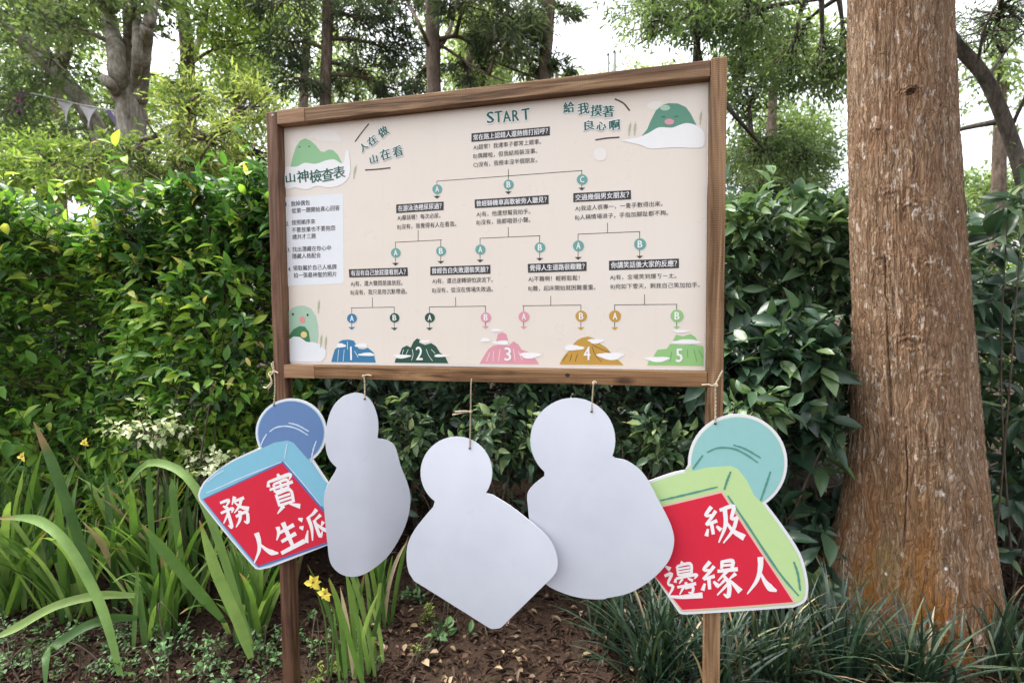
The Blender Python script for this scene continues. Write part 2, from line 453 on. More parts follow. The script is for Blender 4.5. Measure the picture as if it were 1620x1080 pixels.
TCACHE = {}
def text_mesh(s, bold=0.0, res=2):
    """glyph outlines as one mesh; weight comes from shifted copies of the strokes"""
    me, co, F = text_raw(s, res)
    if bold <= 0: sh = [(0, 0)]
    elif bold < 0.05: sh = [(-bold, 0), (bold, 0), (0, bold * 0.6)]
    else: sh = [(bold * math.cos(a), bold * math.sin(a)) for a in np.linspace(0, 2 * math.pi, 10, endpoint=False)] + [(0, 0)]
    n = len(co)
    C = np.concatenate([co + np.array([dx, dy, 0.0]) for dx, dy in sh])
    FF = np.concatenate([F + k * n for k in range(len(sh))])
    Z = np.repeat(np.arange(len(sh)), n)
    m = tri_mesh('lettering', C, FF, None, False)
    C = C.copy(); C[:, 2] = Z
    return m, C
def text_raw(s, res=2):
    if s in TCACHE: return TCACHE[s]
    cu = bpy.data.curves.new('t', 'FONT'); cu.body = s; cu.size = 1.0
    cu.resolution_u = res; cu.fill_mode = 'FRONT'
    o = bpy.data.objects.new('t', cu); COL.objects.link(o)
    dg = bpy.context.evaluated_depsgraph_get()
    me = bpy.data.meshes.new_from_object(o.evaluated_get(dg))
    bpy.data.objects.remove(o); bpy.data.curves.remove(cu)
    n = len(me.vertices); co = np.empty(n * 3, np.float32); me.vertices.foreach_get('co', co)
    me.calc_loop_triangles()
    F = np.empty(len(me.loop_triangles) * 3, np.int32); me.loop_triangles.foreach_get('vertices', F)
    bpy.data.meshes.remove(me)
    TCACHE[s] = (None, co.reshape(-1, 3).astype(float), F.reshape(-1, 3)); return TCACHE[s]
def panel_text(s, p_left, p_right, hpx, layer, mat, bold=0.0, rot=None, fit=True, name='lettering', vscale=1.0):
    """text whose middle line runs from pixel p_left to p_right"""
    me, co = text_mesh(s, bold)
    a = np.array(puv(*p_left)); b = np.array(puv(*p_right))
    mid = ((p_left[0] + p_right[0]) / 2, (p_left[1] + p_right[1]) / 2)
    t0 = np.array(puv(mid[0], mid[1] - hpx / 2)); t1 = np.array(puv(mid[0], mid[1] + hpx / 2))
    hh = np.linalg.norm(t0 - t1)
    lo = co.min(0); hi = co.max(0)
    x = (co[:, 0] - lo[0]) / max(hi[0] - lo[0], 1e-6)
    yc = 0.36; y = (co[:, 1] - yc) / 0.86 * hh
    if len(s) <= 1 or not fit:
        y = (co[:, 1] - (lo[1] + hi[1]) / 2) / (hi[1] - lo[1]) * hh
    d = b - a; ln = np.linalg.norm(d); t = d / ln
    if abs(d[1]) < 0.02 * ln or rot is None: t = np.array([1.0, 0.0]); a = np.array([a[0], (a[1] + b[1]) / 2])
    nrm = np.array([-t[1], t[0]])
    P = a[None, :] + x[:, None] * ln * t[None, :] + y[:, None] * nrm[None, :]
    V = np.stack([P[:, 0] - 0.7, REC - 0.0006 - layer * LAY - co[:, 2] * 0.000012, P[:, 1] + BZ], -1)
    me.vertices.foreach_set('co', V.astype(np.float32).ravel()); me.update()
    return obj(name, me, mat, panel)
def glyph(s, cx, cy, wpx, hpx, rotdeg, layer, mat, bold=0.02, halo=None):
    """single hand-set character, centred at a pixel"""
    for (b, mm, ly) in (((halo, WHITE, layer - 1),) if halo else ()) + ((bold, mat, layer),):
        me, co = text_mesh(s, b)
        c = np.array(puv(cx, cy)); e = np.array(puv(cx + wpx / 2, cy)); k = np.array(puv(cx, cy - hpx / 2))
        hw = abs(e[0] - c[0]); hh = abs(k[1] - c[1])
        ref, rco = text_mesh(s, 0.0); bpy.data.meshes.remove(ref)
        lo = rco.min(0); hi = rco.max(0); ctr = (lo + hi) / 2
        x = (co[:, 0] - ctr[0]) / max(hi[0] - lo[0], 0.25) * 2 * hw; y = (co[:, 1] - ctr[1]) / max(hi[1] - lo[1], 0.25) * 2 * hh
        r = math.radians(rotdeg); X = x * math.cos(r) - y * math.sin(r); Y = x * math.sin(r) + y * math.cos(r)
        V = np.stack([c[0] + X - 0.7, REC - 0.0006 - ly * LAY - co[:, 2] * 0.000012, c[1] + Y + BZ], -1)
        me.vertices.foreach_set('co', V.astype(np.float32).ravel()); me.update()
        obj('lettering', me, mm, panel)

def header(s, tl, tr_, br_, bl):
    pp_poly('header_bar', [tl, tr_, br_, bl], 2, INK)
    lm = ((tl[0] + bl[0]) / 2 + 3, (tl[1] + bl[1]) / 2); rm = ((tr_[0] + br_[0]) / 2 - 3, (tr_[1] + br_[1]) / 2)
    panel_text(s, lm, rm, (bl[1] - tl[1]) * 0.64, 3, WHITE, 0.014)
header('常在路上認錯人還熱情打招呼？', (746, 211.5), (870, 200.5), (870, 214.5), (746, 225))
header('在游泳池裡尿尿過？', (627, 323.7), (702, 319), (702, 332.5), (627, 337.3))
header('曾經騎機車高歌被旁人聽見？', (751, 316), (868, 308.6), (868, 323), (751.5, 329.5))
header('交過幾個男女朋友？', (907, 305.8), (998, 301), (998.5, 315.5), (907, 320))
header('有沒有自己放屁還看別人？', (552, 426), (645, 423), (645.5, 436.5), (553, 439))
header('曾經告白失敗還裝笑臉？', (681, 422), (776, 419), (776, 433), (681, 435.5))
header('覺得人生道路很艱難？', (835, 417.5), (928, 414), (928, 428.5), (835.5, 431.5))
header('你講笑話後大家的反應？', (963.5, 412.5), (1074, 409), (1074, 424), (963.5, 427.5))
for s, a, b in (
        ('A)超常！我連車子都常上錯車。', (749, 232), (856, 226)), ('B)偶爾啦，但我結局裝沒事。', (749, 247), (850, 239.5)),
        ('C)沒有，我根本沒半個朋友。', (749, 261), (850, 253.5)),
        ('A)廢話喔！每次必尿。', (629, 344.5), (697, 341.5)), ('B)沒有，我覺得有人在看我。', (629, 359), (722, 354.5)),
        ('A)有，他還想幫我拍手。', (754, 339), (839, 335)), ('B)沒有，我都唱很小聲。', (754, 352), (839, 348)),
        ('A)我這人很專一，一隻手數得出來。', (910, 329.5), (1048, 323)), ('B)人稱情場浪子，手指加腳趾都不夠。', (910, 344), (1057, 337)),
        ('A)有，還大聲問是誰放屁。', (555, 449.3), (637, 446.8)), ('B)沒有，我只是用沉默帶過。', (555, 463), (644, 460.5)),
        ('A)有，還迅速轉頭怕淚流下。', (684, 444.8), (780, 442.4)), ('B)沒有，從沒在情場失敗過。', (684, 459.5), (780, 457)),
        ('A)不難啊！輕輕鬆鬆！', (836, 441.2), (917, 440)), ('B)難，起床開始就困難重重。', (836, 456.3), (942, 454.5)),
        ('A)有，全場笑到爆ㄎㄧㄤ。', (965, 438.5), (1070, 436.5)), ('B)宛如下雪天，剩我自己笑加拍手。', (966, 453), (1107, 451))):
    panel_text(s, a, b, 7.7, 2, INK, 0.006)
def node(ch, cx, cy, r, col, end, top):
    """badge with a letter, its stem and arrow head"""
    pp_line('connector', [(cx - 0.6, top), (cx - 0.6, end - 2)], 1.0, 1, INK)
    pp_poly('arrow_head', [(cx - 6, end - 4.2), (cx + 5, end - 4.5), (cx - 0.5, end)], 2, INK if col is TEAL else col)
    pp_ell('badge', cx, cy, r, r * 0.98, 3, col)
    glyph(ch, cx, cy, r * 0.72, r * 1.15, 0, 5, WHITE, 0.03)
def fork(vx, vy0, vy1, lx, ly, rx, ry):
    pp_line('connector', [(vx, vy0), (vx, vy1)], 1.0, 1, INK); pp_line('connector', [(lx, ly), (rx, ry)], 1.0, 1, INK)
fork(804.4, 268, 281, 691.6, 286.8, 920.8, 270)
node('A', 692, 299.5, 7.7, TEAL, 314.5, 287); node('B', 804.8, 292.3, 8.0, TEAL, 307.5, 279); node('C', 921, 284.3, 8.4, TEAL, 301.5, 270)
fork(661.7, 364.5, 381, 626, 383.3, 699, 379.6); node('A', 626.4, 400, 7.6, TEAL, 420.3, 383); node('B', 698, 397.3, 7.8, TEAL, 417.3, 380)
fork(804.3, 360, 375, 760, 377, 854.3, 373); node('A', 760.2, 394.8, 8.0, TEAL, 415.2, 377); node('B', 854.4, 391.5, 8.3, TEAL, 412.6, 373)
fork(961.2, 353, 368.3, 914.6, 370.5, 1011.4, 366.5); node('A', 915.2, 389, 8.7, TEAL, 411, 370.5); node('B', 1012.6, 386.3, 9.4, TEAL, 409, 366.5)
fork(589.4, 470.5, 486, 555.6, 487, 624, 485.6); node('A', 557.2, 503.5, 7.7, BLUE, 521.5, 487); node('B', 624.5, 502.5, 7.6, DKG, 522.5, 485.6)
fork(721, 470.5, 484.6, 679.8, 485.4, 768.4, 484.2); node('A', 680.2, 502.4, 7.9, DKG, 522.5, 485.4); node('B', 768.8, 502, 8.2, PINK, 520, 484.2)
fork(871.4, 468.5, 483, 827.5, 483.6, 919, 482.5); node('A', 829, 500.8, 8.5, PINK, 520.5, 483.6); node('B', 919.6, 500, 9.0, OCH, 522, 482.5)
fork(1019.6, 466, 481.8, 972, 482.3, 1070.6, 481.3); node('A', 973, 500, 9.4, OCH, 522, 482.3); node('B', 1071, 499.5, 10.2, LGR, 520.5, 481.3)

def c3(pts): return [(400 + x / 4, 340 + y / 4) for x, y in pts]
def c4(pts): return [(780 + x / 4, 340 + y / 4) for x, y in pts]
def c1(pts): return [(400 + x / 4, 80 + y / 4) for x, y in pts]
def c2(pts): return [(780 + x / 4, 80 + y / 4) for x, y in pts]
YB = 572.6
def clip_base(pts, xs): return [(x, min(y, YB + (x - 540) * 0.0105)) for x, y in pts]
def mountain(conv, outline, col, num, npos, clouds, lines, lcol, extra=None):
    pp_poly('mountain_print', clip_base(conv(outline), 0), 2, col)
    if extra: pp_poly('mountain_print', conv(extra), 2, col)
    for (cx, cy, rx, ry) in clouds:
        p = []
        for a in np.linspace(0, 2 * math.pi, 30, endpoint=False):
            k = 1 + 0.16 * math.sin(3 * a + cx) + (0.1 * abs(math.sin(4 * a)) if math.sin(a) < 0 else 0)
            p.append((cx + rx * k * math.cos(a), cy + ry * k * math.sin(a)))
        pp_poly('cloud_print', conv(p), 4, WHITE)
    for ln in lines:
        q = np.array([puv(*p) for p in conv(ln)])
        panel_poly('stroke_print', ribbon(smooth_path(q, 8), 0.0016), 3, lcol)
    p = conv([npos])[0]
    glyph(num, p[0], p[1], 10 if num != '1' else 5, 21, 0, 6, WHITE, 0.02)
mountain(c3, [(497, 940), (505, 900), (520, 850), (540, 835), (545, 803), (570, 790), (610, 788), (640, 795), (652, 815), (670, 845), (700, 850), (730, 840), (765, 870), (778, 940)], BLUE, '1', (624, 875),
         [(560, 826, 28, 13), (690, 826, 38, 13), (722, 882, 50, 10)], [[(545, 850), (538, 925)], [(580, 850), (573, 925)], [(600, 800), (600, 850)], [(645, 860), (668, 900)]], WHITE)
mountain(c3, [(898, 940), (905, 910), (930, 880), (945, 840), (975, 825), (1000, 838), (1018, 800), (1040, 780), (1062, 790), (1052, 806), (1090, 822), (1130, 810), (1160, 830), (1185, 870), (1215, 890), (1238, 940)], DKG, '2', (1055, 875),
         [(945, 894, 50, 12), (1090, 800, 32, 9), (1195, 890, 48, 8)], [[(955, 850), (945, 885)], [(985, 850), (972, 880)], [(1010, 850), (1015, 885), (1005, 920)], [(1098, 848), (1115, 890), (1138, 922)], [(1130, 850), (1155, 875)]], WHITE)
mountain(c4, [(-85, 945), (-70, 915), (-50, 880), (-30, 850), (0, 826), (40, 822), (100, 826), (130, 798), (160, 818), (180, 850), (230, 870), (270, 910), (292, 945)], PINK, '3', (95, 880),
         [(55, 808, 48, 13), (235, 888, 62, 18), (20, 730, 34, 9), (-50, 792, 30, 12)], [[(45, 850), (35, 925)], [(130, 845), (140, 920)], [(160, 860), (185, 915)], [(-20, 870), (-40, 925)], [(5, 860), (0, 925)]], WHITE,
         [(20, 800), (32, 752), (62, 742), (85, 754), (97, 800)])
mountain(c4, [(420, 950), (440, 905), (465, 872), (495, 845), (510, 815), (535, 790), (560, 777), (600, 768), (640, 780), (680, 815), (720, 840), (745, 870), (780, 905), (826, 952)], OCH, '4', (595, 875),
         [(510, 840, 60, 17), (650, 798, 46, 14), (745, 892, 78, 22)], [[(470, 880), (440, 925)], [(500, 880), (485, 925)], [(535, 880), (520, 925)], [(630, 822), (690, 850), (740, 868)], [(625, 830), (650, 890), (690, 930)]], BROWN)
mountain(c4, [(975, 952), (985, 925), (1015, 895), (1040, 852), (1100, 846), (1120, 815), (1190, 822), (1260, 818), (1331, 830), (1333, 955)], LGR, '5', (1178, 888),
         [(1225, 803, 90, 14), (1040, 912, 72, 16), (1190, 735, 50, 9)], [[(1130, 865), (1120, 930)], [(1230, 850), (1232, 900)], [(1270, 850), (1290, 930)], [(1300, 855), (1330, 905)]], flat('ink_leaf_green', (96, 150, 84)),
         [(1138, 798), (1158, 756), (1200, 768), (1250, 752), (1280, 772), (1292, 796)])

# corner illustrations: hills in clouds
pp_poly('hill_print', c1([(236, 760), (245, 710), (258, 660), (275, 610), (300, 572), (330, 557), (365, 570), (400, 602), (430, 640), (455, 642), (480, 627), (510, 632), (540, 662), (566, 715), (560, 760)]), 2, SAGE)
pp_poly('cloud_print', c1([(352, 545), (390, 512), (450, 500), (510, 508), (545, 540), (560, 575), (500, 578), (440, 575), (400, 560)]), 1, PALE, True)
pp_poly('cloud_print', c1([(206, 760), (215, 738), (280, 735), (330, 712), (400, 718), (470, 695), (520, 692), (560, 715), (580, 700), (590, 640), (606, 635), (615, 690), (618, 760), (600, 815), (555, 852), (480, 868), (410, 858), (340, 880), (270, 868), (209, 872)]), 3, WHITE, True)
for (x, y) in ((297, 612), (358, 608)): pp_ell('eye_print', 400 + x / 4, 80 + y / 4, 1.4, 1.0, 3, DKG)
pp_poly('note_box', c1([(206, 930), (560, 905), (574, 915), (576, 1462), (560, 1474), (222, 1490)]), 1, PALEB)
for s, a, b in (('1.', (452.5, 323), (457, 323)), ('脫掉偶包', (461, 322.5), (490.5, 321)), ('從第一題開始真心回答', (462, 333.5), (538, 329.5)),
                ('2.', (453, 354), (458, 354)), ('按照順序來', (462, 352.5), (499, 350.5)), ('不要放棄也不要抱怨', (462, 364), (531, 361)), ('總共才三題', (463, 375), (500, 373.5)),
                ('3.', (455, 395), (460, 395)), ('找出潛藏在你心中', (463, 394.5), (524, 392.5)), ('隱藏人格配合', (463, 405.5), (508, 404)),
                ('4.', (456, 425.5), (461, 425.5)), ('領取屬於自己人格牌', (464, 424), (533, 422.5)), ('拍一張最神聖的照片', (465, 435.5), (533, 434))):
    panel_text(s, a, b, 7.6, 3, INK, 0.008)
pp_poly('hill_print', c3([(228, 610), (250, 588), (290, 574), (330, 574), (370, 592), (400, 640), (414, 700), (416, 760), (410, 830), (229, 830)]), 1, MINT)
pp_poly('hill_print', c3([(228, 765), (260, 722), (298, 702), (330, 706), (355, 738), (366, 810), (229, 812)]), 2, flat('ink_hill_green', (72, 130, 92)))
pp_poly('cloud_print', c3([(229, 790), (260, 768), (300, 772), (340, 802), (390, 805), (430, 822), (465, 858), (462, 900), (430, 928), (230, 928)]), 3, PALEB)
for (x, y, r) in ((255, 628, 1.6), (348, 632, 1.6)): pp_ell('eye_print', 400 + x / 4, 340 + y / 4, r, r * 1.2, 3, INK)
pp_ell('mouth_print', 400 + 315 / 4, 340 + 662 / 4, 4.2, 5.2, 3, ROSE)
pp_ell('flower_print', 400 + 325 / 4, 340 + 757 / 4, 5, 5, 4, flat('ink_yellow', (236, 216, 140)))
pp_poly('hill_print', c2([(938, 545), (975, 500), (1000, 440), (1030, 382), (1070, 347), (1110, 335), (1170, 337), (1220, 360), (1250, 400), (1285, 470), (1290, 540), (1000, 560)]), 2, DOME)
pp_poly('cloud_print', c2([(975, 345), (1010, 325), (1060, 325), (1075, 345), (1040, 375), (990, 370)]), 1, PALE, True)
pp_poly('cloud_print', c2([(815, 572), (870, 560), (930, 548), (990, 520), (1050, 488), (1130, 490), (1180, 473), (1230, 461), (1290, 478), (1333, 520), (1336, 595), (1290, 618), (1150, 614), (1000, 622), (935, 600), (850, 580)]), 3, WHITE, True)
pp_ell('mouth_print', 780 + 1115 / 4, 80 + 453 / 4, 7.6, 4.8, 4, PINK)
pp_ell('spot_print', 780 + 1088 / 4, 80 + 364 / 4, 8, 4.5, 3, MINT)
for (x, y) in ((1078, 422), (1160, 420)): pp_line('eye_print', [(780 + x / 4 - 2.5, 80 + y / 4), (780 + x / 4 + 2.5, 80 + y / 4 - 0.6)], 1.0, 4, DKG)
pp_ell('pale_circle', 949.5, 244.5, 10.5, 10.5, 2, PALE)  # faint circle, a little paler than the sheet around it
for ln in ([(648, 578), (690, 520), (735, 465)], [(712, 757), (790, 752), (872, 743)]):
    panel_poly('dash_print', ribbon(smooth_path(np.array([puv(*p) for p in c1(ln)]), 10), 0.0042), 2, BROWN)
for ln in ([(770, 308), (825, 335), (865, 382)], [(648, 567), (720, 556), (800, 550)]):
    panel_poly('dash_print', ribbon(smooth_path(np.array([puv(*p) for p in c2(ln)]), 10), 0.0042), 2, BROWN)
for (bx, by, kx, conv) in ((640, 810, 25, c1), (860, 540, 18, c2), (895, 540, 10, c2), (1310, 470, 14, c2), (430, 840, 12, c3), (460, 850, 10, c3), (415, 620, 10, c3)):
    q = np.array([puv(*p) for p in conv([(bx, by), (bx + kx * 0.2, by - 45), (bx + kx * 0.7, by - 90)])])
    panel_poly('reed_print', ribbon(smooth_path(q, 8), [0.003] * 3 + [0.006] * 4 + [0.001] * (len(smooth_path(q, 8)) - 7)), 4, REED)
for ch, x, y, s, r in (('人', 703, 612, 13, 35), ('在', 757, 572, 15, 33), ('做', 826, 516, 16, 30)): glyph(ch, 400 + x / 4, 80 + y / 4, s * 0.95, s, r, 5, TITLE, 0.03, 0.085)
for ch, x, y, s, r in (('山', 766, 687, 13, 12), ('在', 840, 658, 17, 14), ('看', 918, 641, 17, 14)): glyph(ch, 400 + x / 4, 80 + y / 4, s * 0.9, s, r, 5, TITLE, 0.03, 0.085)
for ch, x, y, s, r in (('山', 240, 807, 15, 4), ('神', 318, 797, 19, 5), ('檢', 400, 795, 20, 5), ('查', 475, 787, 20, 5), ('表', 548, 772, 19, 4)): glyph(ch, 400 + x / 4, 80 + y / 4, s * 0.95, s, r, 5, TITLE, 0.024)
for ch, x, y, s, r in (('給', 480, 362, 17, 2), ('我', 573, 370, 18, 2), ('摸', 655, 383, 18, -3), ('著', 728, 388, 18, -2)): glyph(ch, 780 + x / 4, 80 + y / 4, s, s, r, 5, TITLE, 0.032, 0.09)
for ch, x, y, s, r in (('良', 608, 475, 15, 3), ('心', 685, 480, 14, 2), ('啊', 770, 475, 16, 3)): glyph(ch, 780 + x / 4, 80 + y / 4, s * 1.05, s, r, 5, TITLE, 0.032, 0.09)
for ch, x, y, wd, r in (('S', 776, 186.5, 10.5, 4), ('T', 789, 185.5, 11, 2), ('A', 802, 185, 12, 4), ('R', 816, 183.5, 10, 3), ('T', 832, 181.5, 12, 4)): glyph(ch, x, y, wd, 17.5, r, 5, TITLE, 0.03, 0.08)

# ------------------------------------------------------------------ hanging stamp-shaped cut-outs
cw = NT('card_back_white')
_a = cw.noise(cw.mapping((1, 1, 1)), 7, 4); _b = cw.noise(cw.mapping((1, 1, 1)), 90, 5, 0.7); _c = cw.noise(cw.mapping((1, 1, 1), loc=(3, 1, 2)), 16, 6, 0.7)
_col = cw.ramp([(0.3, (0.540, 0.566, 0.635)), (0.7, (0.590, 0.612, 0.680))], _a)
_col = cw.mix(cw.math('MULTIPLY', cw.ramp([(0.60, (0, 0, 0)), (0.72, (1, 1, 1))], _c), 0.16), _col, (0.40, 0.39, 0.38))
card_white = cw.out(_col, cw.ramp([(0.3, (0.30, 0.30, 0.30)), (0.7, (0.46, 0.46, 0.46))], _c), cw.bump(_b, 0.06, 0.001), 0.5)
card_edge = plain('card_front_white', (0.70, 0.70, 0.74), 0.45, 0.35, 0.03, 6)
twine_m = NT('jute_twine')
_n = twine_m.noise(twine_m.mapping((600, 600, 160)), 1.0, 3)
twine_mat = twine_m.out(twine_m.ramp([(0.3, (0.36, 0.27, 0.17)), (0.7, (0.72, 0.62, 0.47))], _n), 0.9, twine_m.bump(_n, 0.6, 0.002), 0.1)

class Card:
    """a vertical card plane through pixel-anchored point, yawed from the board by ang, bent by bow"""
    def __init__(s, off, anchor_px, ang=0.0, tilt=0.0, bow=0.0, fold=0.0, bowv=0.0):
        s.p0 = hit(anchor_px[0], anchor_px[1], loc2w(0, -off, 0), cB)
        a = -YAW + ang
        s.u = np.array([math.cos(a), math.sin(a), 0.0]); nb = np.array([-math.sin(a), math.cos(a), 0.0])
        s.v = np.array([0, 0, 1.0]) * math.cos(tilt) - nb * math.sin(tilt)     # tilt>0: top leans to the viewer
        s.n = np.cross(s.v, s.u); s.n = -s.n / np.linalg.norm(s.n)
        if s.n @ nb < 0: s.n = -s.n            # s.n points away from the viewer
        s.bow = bow; s.fold = fold; s.bowv = bowv
    def uv(s, x, y):
        b = 0.0
        for _ in range(6):
            q = hit(x, y, s.p0 + s.n * b, s.n) - s.p0
            b = float(s.bend(q @ s.u, q @ s.v))
        return np.array([q @ s.u, q @ s.v])
    def bend(s, u, v):
        return s.bow * u * u + s.fold * np.sqrt(u * u + 0.0004) + s.bowv * ((v + 0.3) ** 2 - 0.09) - s.fold * 0.02
    def world(s, uv, d=0.0):
        uv = np.asarray(uv, float)
        dd = d + s.bend(uv[:, 0], uv[:, 1])
        return s.p0 + uv[:, :1] * s.u + uv[:, 1:2] * s.v + dd[:, None] * s.n
    def sheet(s, pts_uv, d_front, d_back, cuts=14):
        pts = np.asarray(pts_uv, float)
        bm = bmesh.new()
        vs = [bm.verts.new((p[0], p[1], 0)) for p in pts]
        f = bm.faces.new(vs); f.normal_update()
        if f.normal.z < 0: f.normal_flip()
        if d_back is not None:
            r = bmesh.ops.extrude_face_region(bm, geom=[f])
            for e in r['geom']:
                if isinstance(e, bmesh.types.BMVert): e.co.z = 1.0
        if s.bow or s.fold:
            lo, hi = pts[:, 0].min(), pts[:, 0].max()
            for c in np.linspace(lo, hi, cuts + 2)[1:-1]:
                bmesh.ops.bisect_plane(bm, geom=bm.verts[:] + bm.edges[:] + bm.faces[:], plane_co=(c, 0, 0), plane_no=(1, 0, 0))
            if s.bowv:
                for c in np.linspace(pts[:, 1].min(), pts[:, 1].max(), cuts + 2)[1:-1]:
                    bmesh.ops.bisect_plane(bm, geom=bm.verts[:] + bm.edges[:] + bm.faces[:], plane_co=(0, c, 0), plane_no=(0, 1, 0))
        bmesh.ops.triangulate(bm, faces=[f for f in bm.faces if len(f.verts) > 4])
        co = np.array([v.co[:] for v in bm.verts])
        d = np.where(co[:, 2] > 0.5, d_back if d_back is not None else d_front, d_front)
        if d_back is not None:   # extruded copy (z=1) is one side, original (z=0) the other
            d = np.where(co[:, 2] > 0.5, d_front, d_back)
        Wd = s.world(co[:, :2], 0) + d[:, None] * s.n - s.p0
        for v, q in zip(bm.verts, Wd): v.co = q
        bmesh.ops.recalc_face_normals(bm, faces=bm.faces)
        if d_back is None:
            for f in bm.faces:
                f.normal_update()
                if np.dot(np.array(f.normal), s.n) > 0: f.normal_flip()
        me = bpy.data.meshes.new('card'); bm.to_mesh(me); bm.free()
        if s.bow or s.fold:
            me.polygons.foreach_set('use_smooth', [True] * len(me.polygons))
            me.set_sharp_from_angle(angle=math.radians(35))
        return me
def zc(pts, ox, oy, k): return [(ox + x / k, oy + y / k) for x, y in pts]
def arc(cx, cy, rx, ry, a0, a1, n=22):
    """pixel arc, degrees, 0 = right, 90 = up"""
    return [(cx + rx * math.cos(math.radians(a)), cy - ry * math.sin(math.radians(a))) for a in np.linspace(a0, a1, n)]
def open_smooth(pts, n): return [tuple(p) for p in smooth_path(np.array(pts), n)]
def inset(poly, d):
    """shift a uv polygon inward by d"""
    P = np.asarray(poly, float); a = P - np.roll(P, 1, 0); b = np.roll(P, -1, 0) - P
    ta, tb = unit(a), unit(b); area = 0.5 * np.sum(P[:, 0] * np.roll(P[:, 1], -1) - np.roll(P[:, 0], -1) * P[:, 1])
    sg = 1 if area > 0 else -1
    na = np.stack([-ta[:, 1], ta[:, 0]], -1) * sg; nb = np.stack([-tb[:, 1], tb[:, 0]], -1) * sg
    n = unit(na + nb); k = np.clip(1 / np.maximum(np.sum(n * na, -1), 0.4), 1, 2)
    return P + n * (d * k)[:, None]

def twine(parent, pts, r=0.0023, knot=None, ends=()):
    """two-strand twisted cord along world points, with a knot and loose ends; coordinates local to parent"""
    inv = np.array(parent.location)
    P = smooth_path(np.array(pts), 40)
    acc = Acc()
    T = unit(np.gradient(P, axis=0)); ref = np.array([0.9, 0.1, 0.42]); A = unit(np.cross(T, ref)); B = np.cross(T, A)
    s = np.concatenate([[0], np.cumsum(np.linalg.norm(np.diff(P, axis=0), axis=1))])
    nn = max(30, int(s[-1] / 0.0022)); ss = np.linspace(0, s[-1], nn)
    Pi = np.stack([np.interp(ss, s, P[:, k]) for k in range(3)], -1); Ai = np.stack([np.interp(ss, s, A[:, k]) for k in range(3)], -1); Bi = np.stack([np.interp(ss, s, B[:, k]) for k in range(3)], -1)
    for ph in (0, math.pi):
        a = ss / 0.011 * 2 * math.pi + ph
        acc.tube(Pi + r * 0.55 * (np.cos(a)[:, None] * Ai + np.sin(a)[:, None] * Bi) - inv, r * 0.72, 5)
    o = obj('twine', acc.mesh('twine'), twine_mat, parent)
    if knot is not None:
        kn = Acc()
        for q in range(3):
            a = np.linspace(0, 2 * math.pi, 18)
            e1, e2 = unit(RNG.normal(size=3)), unit(RNG.normal(size=3))
            kn.tube(np.array(knot) - inv + 0.0042 * (np.cos(a)[:, None] * e1 + np.sin(a)[:, None] * e2), r * 0.85, 5)
        obj('knot', kn.mesh('knot'), twine_mat, o)
        for e in ends:
            en = Acc(); pe = smooth_path(np.array([knot] + list(e)), 14) - inv
            en.tube(pe, np.linspace(r * 0.9, r * 1.25, len(pe)), 5)
            obj('loose_end', en.mesh('loose_end'), twine_mat, o)
    return o
def fr(x, y, off=0.004): return hit(x, y, loc2w(0, -off, 0), cB)

def make_card(label, card, outline_px, name='hanging_cutout', mat=card_white, hole=None):
    uv = np.array([card.uv(*p) for p in outline_px])
    me = card.sheet(uv, 0.0, 0.004)
    o = empty(name, card.p0)
    tag(o, label, 'cutout', 'stamp shaped cutouts hanging from the rail')
    b = obj('card', me, mat, o)
    hc = card.uv(*hole) if hole else None
    if hole: card_print(o, card, 'string_hole', [hc + 0.0036 * np.array([math.cos(t), math.sin(t)]) for t in np.linspace(0, 2 * math.pi, 14, endpoint=False)], 8, flat('ink_black', (30, 28, 30)))
    return o, uv, b
def card_print(o, card, name, uv, layer, mat, parent=None):
    me = card.sheet(uv, -0.0004 - layer * 0.0003, None)
    q = obj(name, me, mat, parent or o)
    return q

